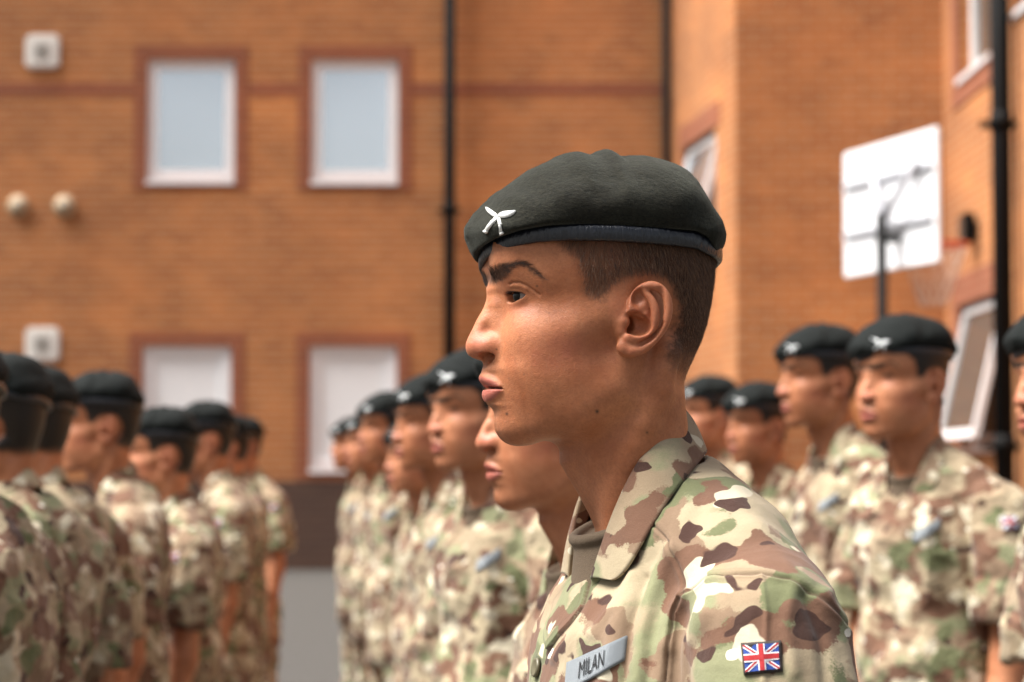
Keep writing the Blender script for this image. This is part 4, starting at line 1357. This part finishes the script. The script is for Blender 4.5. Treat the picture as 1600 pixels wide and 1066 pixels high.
YW = 24.0
def at(px, py, Y): return cam.location + ray(px, py) * (Y / ray(px, py).y)
bld = empty('brick_building', (0, YW, .5))
tag(bld, 'orange brick barrack block with red brick window surrounds filling the background', 'building')
def wall_with(name, x0, x1, y0, y1, z0, z1, holes, parent, M=None, mat=M_BRICK):
    """front wall cut into boxes round its openings (x0, z0, x1, z1)"""
    xs_ = sorted({x0, x1, *[h[0] for h in holes], *[h[2] for h in holes]}); zs_ = sorted({z0, z1, *[h[1] for h in holes], *[h[3] for h in holes]})
    bm = bmesh.new(); vd = {}
    def vt(x, y, z):
        k = (round(x, 4), round(y, 4), round(z, 4))
        if k not in vd: vd[k] = bm.verts.new((x, y, z))
        return vd[k]
    def inh(i, j):
        if i < 0 or j < 0 or i >= len(xs_) - 1 or j >= len(zs_) - 1: return True
        cx_, cz_ = (xs_[i] + xs_[i + 1]) / 2, (zs_[j] + zs_[j + 1]) / 2
        return any(h[0] < cx_ < h[2] and h[1] < cz_ < h[3] for h in holes)
    for i in range(len(xs_) - 1):
        for j in range(len(zs_) - 1):
            if inh(i, j): continue
            a, b, c, d = xs_[i], xs_[i + 1], zs_[j], zs_[j + 1]
            bm.faces.new((vt(a, y0, c), vt(b, y0, c), vt(b, y0, d), vt(a, y0, d)))
            bm.faces.new((vt(a, y1, d), vt(b, y1, d), vt(b, y1, c), vt(a, y1, c)))
            for (di, dj, p, q) in ((-1, 0, (a, c), (a, d)), (1, 0, (b, d), (b, c)), (0, -1, (b, c), (a, c)), (0, 1, (a, d), (b, d))):
                if inh(i + di, j + dj):
                    bm.faces.new((vt(p[0], y0, p[1]), vt(q[0], y0, q[1]), vt(q[0], y1, q[1]), vt(p[0], y1, p[1])))
    bmesh.ops.recalc_face_normals(bm, faces=bm.faces)
    if M: bmesh.ops.transform(bm, matrix=M, verts=bm.verts)
    me = bpy.data.meshes.new(name); bm.to_mesh(me); bm.free()
    return link(name, me, mat, parent, False)

def window(x0, z0, x1, z1, parent, M=None, yf=0., open_=0., glass=None, reflection_bars=False, deep=.10):
    """frame with sill, pane; open_ tips the casement out at the bottom (degrees)"""
    f = .10
    def fr(a, b, c, d, y0, y1, w): return [(a, y0, b, a + w, y1, d), (c - w, y0, b, c, y1, d), (a + w, y0 + .002, b, c - w, y1 - .002, b + w), (a + w, y0 + .002, d - w, c - w, y1 - .002, d)]
    o = boxes('window', fr(x0, z0, x1, z1, yf + deep, yf + deep + .07, f), M_UPVC, parent, M)
    boxes('sill', [(x0 - .0, yf - .03, z0 - .045, x1 + .0, yf + deep, z0 - .001)], M_UPVC, o, M)
    T = M or Matrix()
    if open_:
        P = Matrix.Translation((0, yf + deep - .01, z1 - .03)) @ Matrix.Rotation(R(-open_), 4, 'X') @ Matrix.Translation((0, -(yf + deep - .01), -(z1 - .03)))
        c = boxes('casement', fr(x0 + .03, z0 + .03, x1 - .03, z1 - .03, yf + deep - .06, yf + deep - .01, .07), M_UPVC, o, T @ P)
        boxes('pane', [(x0 + .09, yf + deep - .04, z0 + .09, x1 - .09, yf + deep - .03, z1 - .09)], glass or M_GLASS, c, T @ P)
        boxes('room', [(x0 + .02, yf + deep + .5, z0 + .02, x1 - .02, yf + deep + .55, z1 - .02)], M_WALLIN, o, M)
    else:
        boxes('pane', [(x0 + f, yf + deep + .03, z0 + f, x1 - f, yf + deep + .04, z1 - f)], glass or M_GLASS, o, M)
    return o
def wx(px, Y=YW): return at(px, 600, Y).x
def wz(py, Y=YW): return at(800, py, Y).z
WINS = [(226, 93, 364, 281), (484, 93, 621, 282), (222, 541, 361, 728), (483, 541, 620, 732)]
holes = [(wx(a) - 0, wz(d), wx(c), wz(b)) for a, b, c, d in WINS]
xL, xR = wx(-160), wx(1050)
ztop, zplin = wz(-40) + 2.2, wz(752)
loc = lambda h: h
HW = [(a, b - .5, c, d - .5) for a, b, c, d in holes]
wall_with('wall', xL, xR, 0, .3, zplin - .5, ztop - .5, HW, bld)
boxes('plinth', [(xL, -.006, -.6, xR, .3, zplin - .502)], M_PLINTH, bld)
zb = wz(140) - .5
sur = .13
bands = []
cuts = [xL] + [q for h in HW[:2] for q in (h[0] - sur, h[2] + sur)] + [xR]
for i in range(0, len(cuts), 2): bands.append((cuts[i], -.004, zb - .07, cuts[i + 1], .05, zb + .07))
boxes('brick_band', bands, M_RED, bld)
for i, h in enumerate(HW):
    top = sur * 1.05; low = sur * (.75 if i < 2 else 0.9)
    boxes('window_surround', [(h[0] - sur, -.012, h[1] - low, h[0] + .001, .06, h[3] + top), (h[2] - .001, -.012, h[1] - low, h[2] + sur, .06, h[3] + top), (h[0], -.010, h[3] - .001, h[2], .06, h[3] + top), (h[0], -.010, h[1] - low, h[2], .06, h[1] + .001)], M_RED, bld)
    w_ = window(*h, bld, deep=.035, glass=M_PANESKY if i > 1 else None)
    if i == 0:  # white bars put in for a pale reflection in this window
        cx_, cz_ = (h[0] + h[2]) / 2 - .05, h[1] + .1
        boxes('reflection_bars', [(cx_ - .22, .095, cz_ + .46, cx_ + .13, .098, cz_ + .50), (cx_ + .09, .092, cz_, cx_ + .13, .0945, cz_ + .46), (cx_ - .22, .095, cz_ + .20, cx_ + .09, .098, cz_ + .24)], M_UPVC, w_)
# wing: angled side wall, end wall, then the long wall coming forward on the right
def wallM(p, q):
    d = Vector((q[0] - p[0], q[1] - p[1], 0)); return Matrix.Translation((p[0], p[1] - YW, 0)) @ Matrix.Rotation(math.atan2(d.y, d.x), 4, 'Z'), d.length
def wcol(px, Y): p = at(px, 600, Y); return (p.x, Y)
PA, PB, PC = wcol(1050, 24.0), wcol(1152, 21.0), wcol(1478, 20.9)
PD = (PC[0] + .02, 5.0)
M1, L1 = wallM(PA, PB)
def along(M, px, Y=None):
    """distance along a wall where the pixel column meets it"""
    d = ray(px, 600); o = cam.location - Vector((0, YW, 0)); Mi = M.inverted()
    o2, d2 = Mi @ o, Mi.to_3x3() @ d
    t = -o2.y / d2.y; q = o2 + d2 * t
    return q.x, t
def hz(t, py): return CAMZ + ray(800, py).z * t - .5
a1, t1 = along(M1, 1070); a2, t2 = along(M1, 1120)
H1 = (a1, hz(t1, 400), a2, hz(t2, 195))
wall_with('wall', 0, L1, 0, .3, -.6, ztop - .5, [H1], bld, M1)
zs1 = H1[1] + .0
window(*H1, bld, M1, open_=14, glass=M_GLASS)
boxes('window_surround', [(H1[0] - .2, -.011, H1[3], H1[2] + .2, .05, H1[3] + .22), (H1[0] - .12, -.010, H1[1] - .1, H1[0], .05, H1[3] - .001)], M_RED, bld, M1)
M2, L2 = wallM(PB, PC)
wall_with('wall', .001, L2, .001, .3, -.6, ztop - .5, [], bld, M2)
M3, L3 = wallM(PC, PD)
a1, t1 = along(M3, 1503); a2, t2 = along(M3, 1553)
H2 = (a1, hz(t1, 122), a2, hz(t1, -80))
b1, u1 = along(M3, 1500); b2, u2 = along(M3, 1562)
H3 = (b1, hz(u1, 700), b2, hz(u1, 478))
c1, v1 = along(M3, 1588); c2, v2 = along(M3, 1650)
H4 = (c1, hz(v1, 20), c2, hz(v1, -180))
wall_with('wall', 0.0, L3, 0, .3, -.6, ztop + 1, [H2, H3, H4], bld, M3)
window(*H2, bld, M3, glass=M_GLASSD)
window(*H3, bld, M3, open_=13, glass=M_GLASSD)
window(*H4, bld, M3, glass=M_GLASSD)
boxes('window_surround', [(H2[0] - .3, -.012, H2[1] - .22, H2[2] + .1, .05, H2[1] - .046), (H2[0] - .3, -.010, H2[1] - .045, H2[0], .05, H2[3])], M_RED, bld, M3)
boxes('window_surround', [(H3[0] - .3, -.012, H3[3], H3[2] + .2, .05, H3[3] + .25), (H3[0] - .3, -.010, H3[1] - .1, H3[0], .05, H3[3] - .001)], M_RED, bld, M3)
boxes('roof_edge', [(xL, -.35, ztop - .5, xR, .3, ztop - .3)], M_PIPE, bld)

# downpipes
def downpipe(p, r, label, zt):
    o = empty('downpipe', (p[0], p[1], .4)); tag(o, label, 'pipe', 'black downpipes on the building')
    tube('pipe', [(0, 0, 0), (0, 0, zt)], r, M_PIPE, o)
    for z in (1.2, 3.6, 6.2):
        if z < zt: tube('socket', [(0, 0, z), (0, 0, z + .14)], r * 1.12, M_PIPE, o); boxes('bracket', [(-r * 1.9, r * .2, z + .03, r * 1.9, r * 1.3, z + .08)], M_PIPE, o)
    return o
p = at(702, 600, 23.85); downpipe((p.x, 23.85), .058, 'black downpipe on the flat wall right of the two window columns', 7)
p = at(1043, 600, 23.85); downpipe((p.x, 23.85), .045, 'thin black downpipe in the corner where the wing begins, above the front man\'s beret', 7)
a_, t_ = along(M3, 1594); q = M3 @ Vector((a_, -.12, 0)); downpipe((q.x, q.y + YW), .075, 'thick black downpipe on the right wall beside the tilted window', 7)

# vents
def vent(px, py, s, label):
    p = at(px, py, YW); o = empty('wall_vent', (p.x, YW, p.z)); tag(o, label, 'vent', 'square white vents on the wall')
    boxes('cover', [(-s, -.045, -s, s, -.001, s)], M_VENT, o, bev=.03, smooth=False)
    boxes('grille', [(-s * .42, -.056, -s * .42, s * .42, -.046, s * .42)], M_VENTG, o, bev=.004)
vent(67, 81, .17, 'square white wall vent left of the upper left window')
vent(67, 538, .17, 'square white wall vent left of the lower left window')
def flue(px, py, label):
    p = at(px, py, YW); o = empty('flue_terminal', (p.x, YW, p.z)); tag(o, label, 'flue', 'round flues on the wall')
    tube('cowl', [(0, -.05, 0), (0, .0, 0)], .11, M_CREAM, o, 24)
    tube('rim', [(0, -.06, 0), (0, -.045, 0)], .06, M_VENTG, o, 24)
    tube('cap', [(0, -.075, 0), (0, -.061, 0)], .035, M_CREAM, o, 16)
flue(30, 322, 'round cream flue nearest the photo\'s left edge')
flue(102, 322, 'round cream flue right of the other one')

# basketball hoop
hp = empty('basketball_hoop', (0, 0, 0)); tag(hp, 'white basketball backboard on a dark post with orange rim and net, seen from behind', 'hoop')
M_BOARD = plain('board_white', (.86, .87, .90), .4); M_RIM = plain('rim_orange', (.55, .10, .03), .5); M_POST = plain('post_dark', (.005, .005, .005), .7, Specular_IOR_Level=.15); M_NET = plain('net_white', (.7, .62, .58), .8)
M_GREYP = plain('brace_grey', (.48, .49, .53), .5)
A_, B_ = at(1320, 600, 16.9), at(1467, 600, 15.55)
hp.location = (A_.x, A_.y, 0)
dv = Vector((B_.x - A_.x, B_.y - A_.y, 0)); ang = math.atan2(dv.y, dv.x); LB = dv.length
hp.rotation_euler = (0, 0, ang)
zT, zB = at(1467, 197, 15.55).z, at(1467, 409, 15.55).z
boxes('backboard', [(0, 0, zB, LB, .03, zT)], M_BOARD, hp, bev=.008)
boxes('back_frame', [(.05, -.03, zB + .28, LB - .05, -.002, zB + .31), (.05, -.03, zT - .26, LB - .05, -.002, zT - .23)], M_GREYP, hp)
xm = LB * .5 + .16
for s_ in (-1, 1): tube('brace', [(xm, -.12, zB + .32), (xm + s_ * .34, -.035, zT - .2)], .026, M_GREYP, hp)
tube('post', [(xm, -.13, .0), (xm, -.13, zB + .36)], .036, M_POST, hp)
tube('arm', [(xm, -.13, zB + .2), (xm, -.001, zB + .2)], .03, M_POST, hp)
n_ = 32; rx = [(LB / 2 + .23 * math.cos(2 * math.pi * i / n_), .33 + .23 * math.sin(2 * math.pi * i / n_), zB + .18) for i in range(n_ + 1)]
tube('rim', rx, .018, M_RIM, hp, 8)
boxes('rim_plate', [(LB / 2 - .07, .031, zB + .10, LB / 2 + .07, .12, zB + .19)], M_RIM, hp)
bm = bmesh.new(); me = bpy.data.meshes.new('net')
def nq(a, k): r_ = .225 - .028 * k; return Vector((LB / 2 + r_ * math.cos(a), .33 + r_ * math.sin(a), zB + .17 - .08 * k))
for k in range(5):
    for i in range(12):
        a = 2 * math.pi * (i + .5 * (k % 2)) / 12
        for s_ in (-1, 1):
            p_, q_ = nq(a, k), nq(a + s_ * math.pi / 12, k + 1); d = q_ - p_
            bmesh.ops.create_cone(bm, segments=4, radius1=.005, radius2=.005, depth=d.length, matrix=Matrix.Translation((p_ + q_) / 2) @ d.to_track_quat('Z', 'Y').to_matrix().to_4x4())
bm.to_mesh(me); bm.free(); link('net', me, M_NET, hp)
# security lamp on the right wall
a_, t_ = along(M3, 1528); q = M3 @ Vector((a_, 0, 0)); z_ = at(1527, 357, q.y + YW).z
lm = empty('wall_lamp', (q.x, q.y + YW, z_)); tag(lm, 'small black lamp box on the right wall beside the basketball hoop', 'lamp')
lm.rotation_euler = (0, 0, R(-90))
boxes('housing', [(-.13, -.12, -.12, .13, -.03, .12)], M_PIPE, lm, bev=.015); boxes('mount', [(-.05, -.03, -.05, .05, -.001, .05)], M_PIPE, lm); boxes('lens', [(-.1, -.13, -.09, .1, -.121, .09)], M_GLASSD, lm)
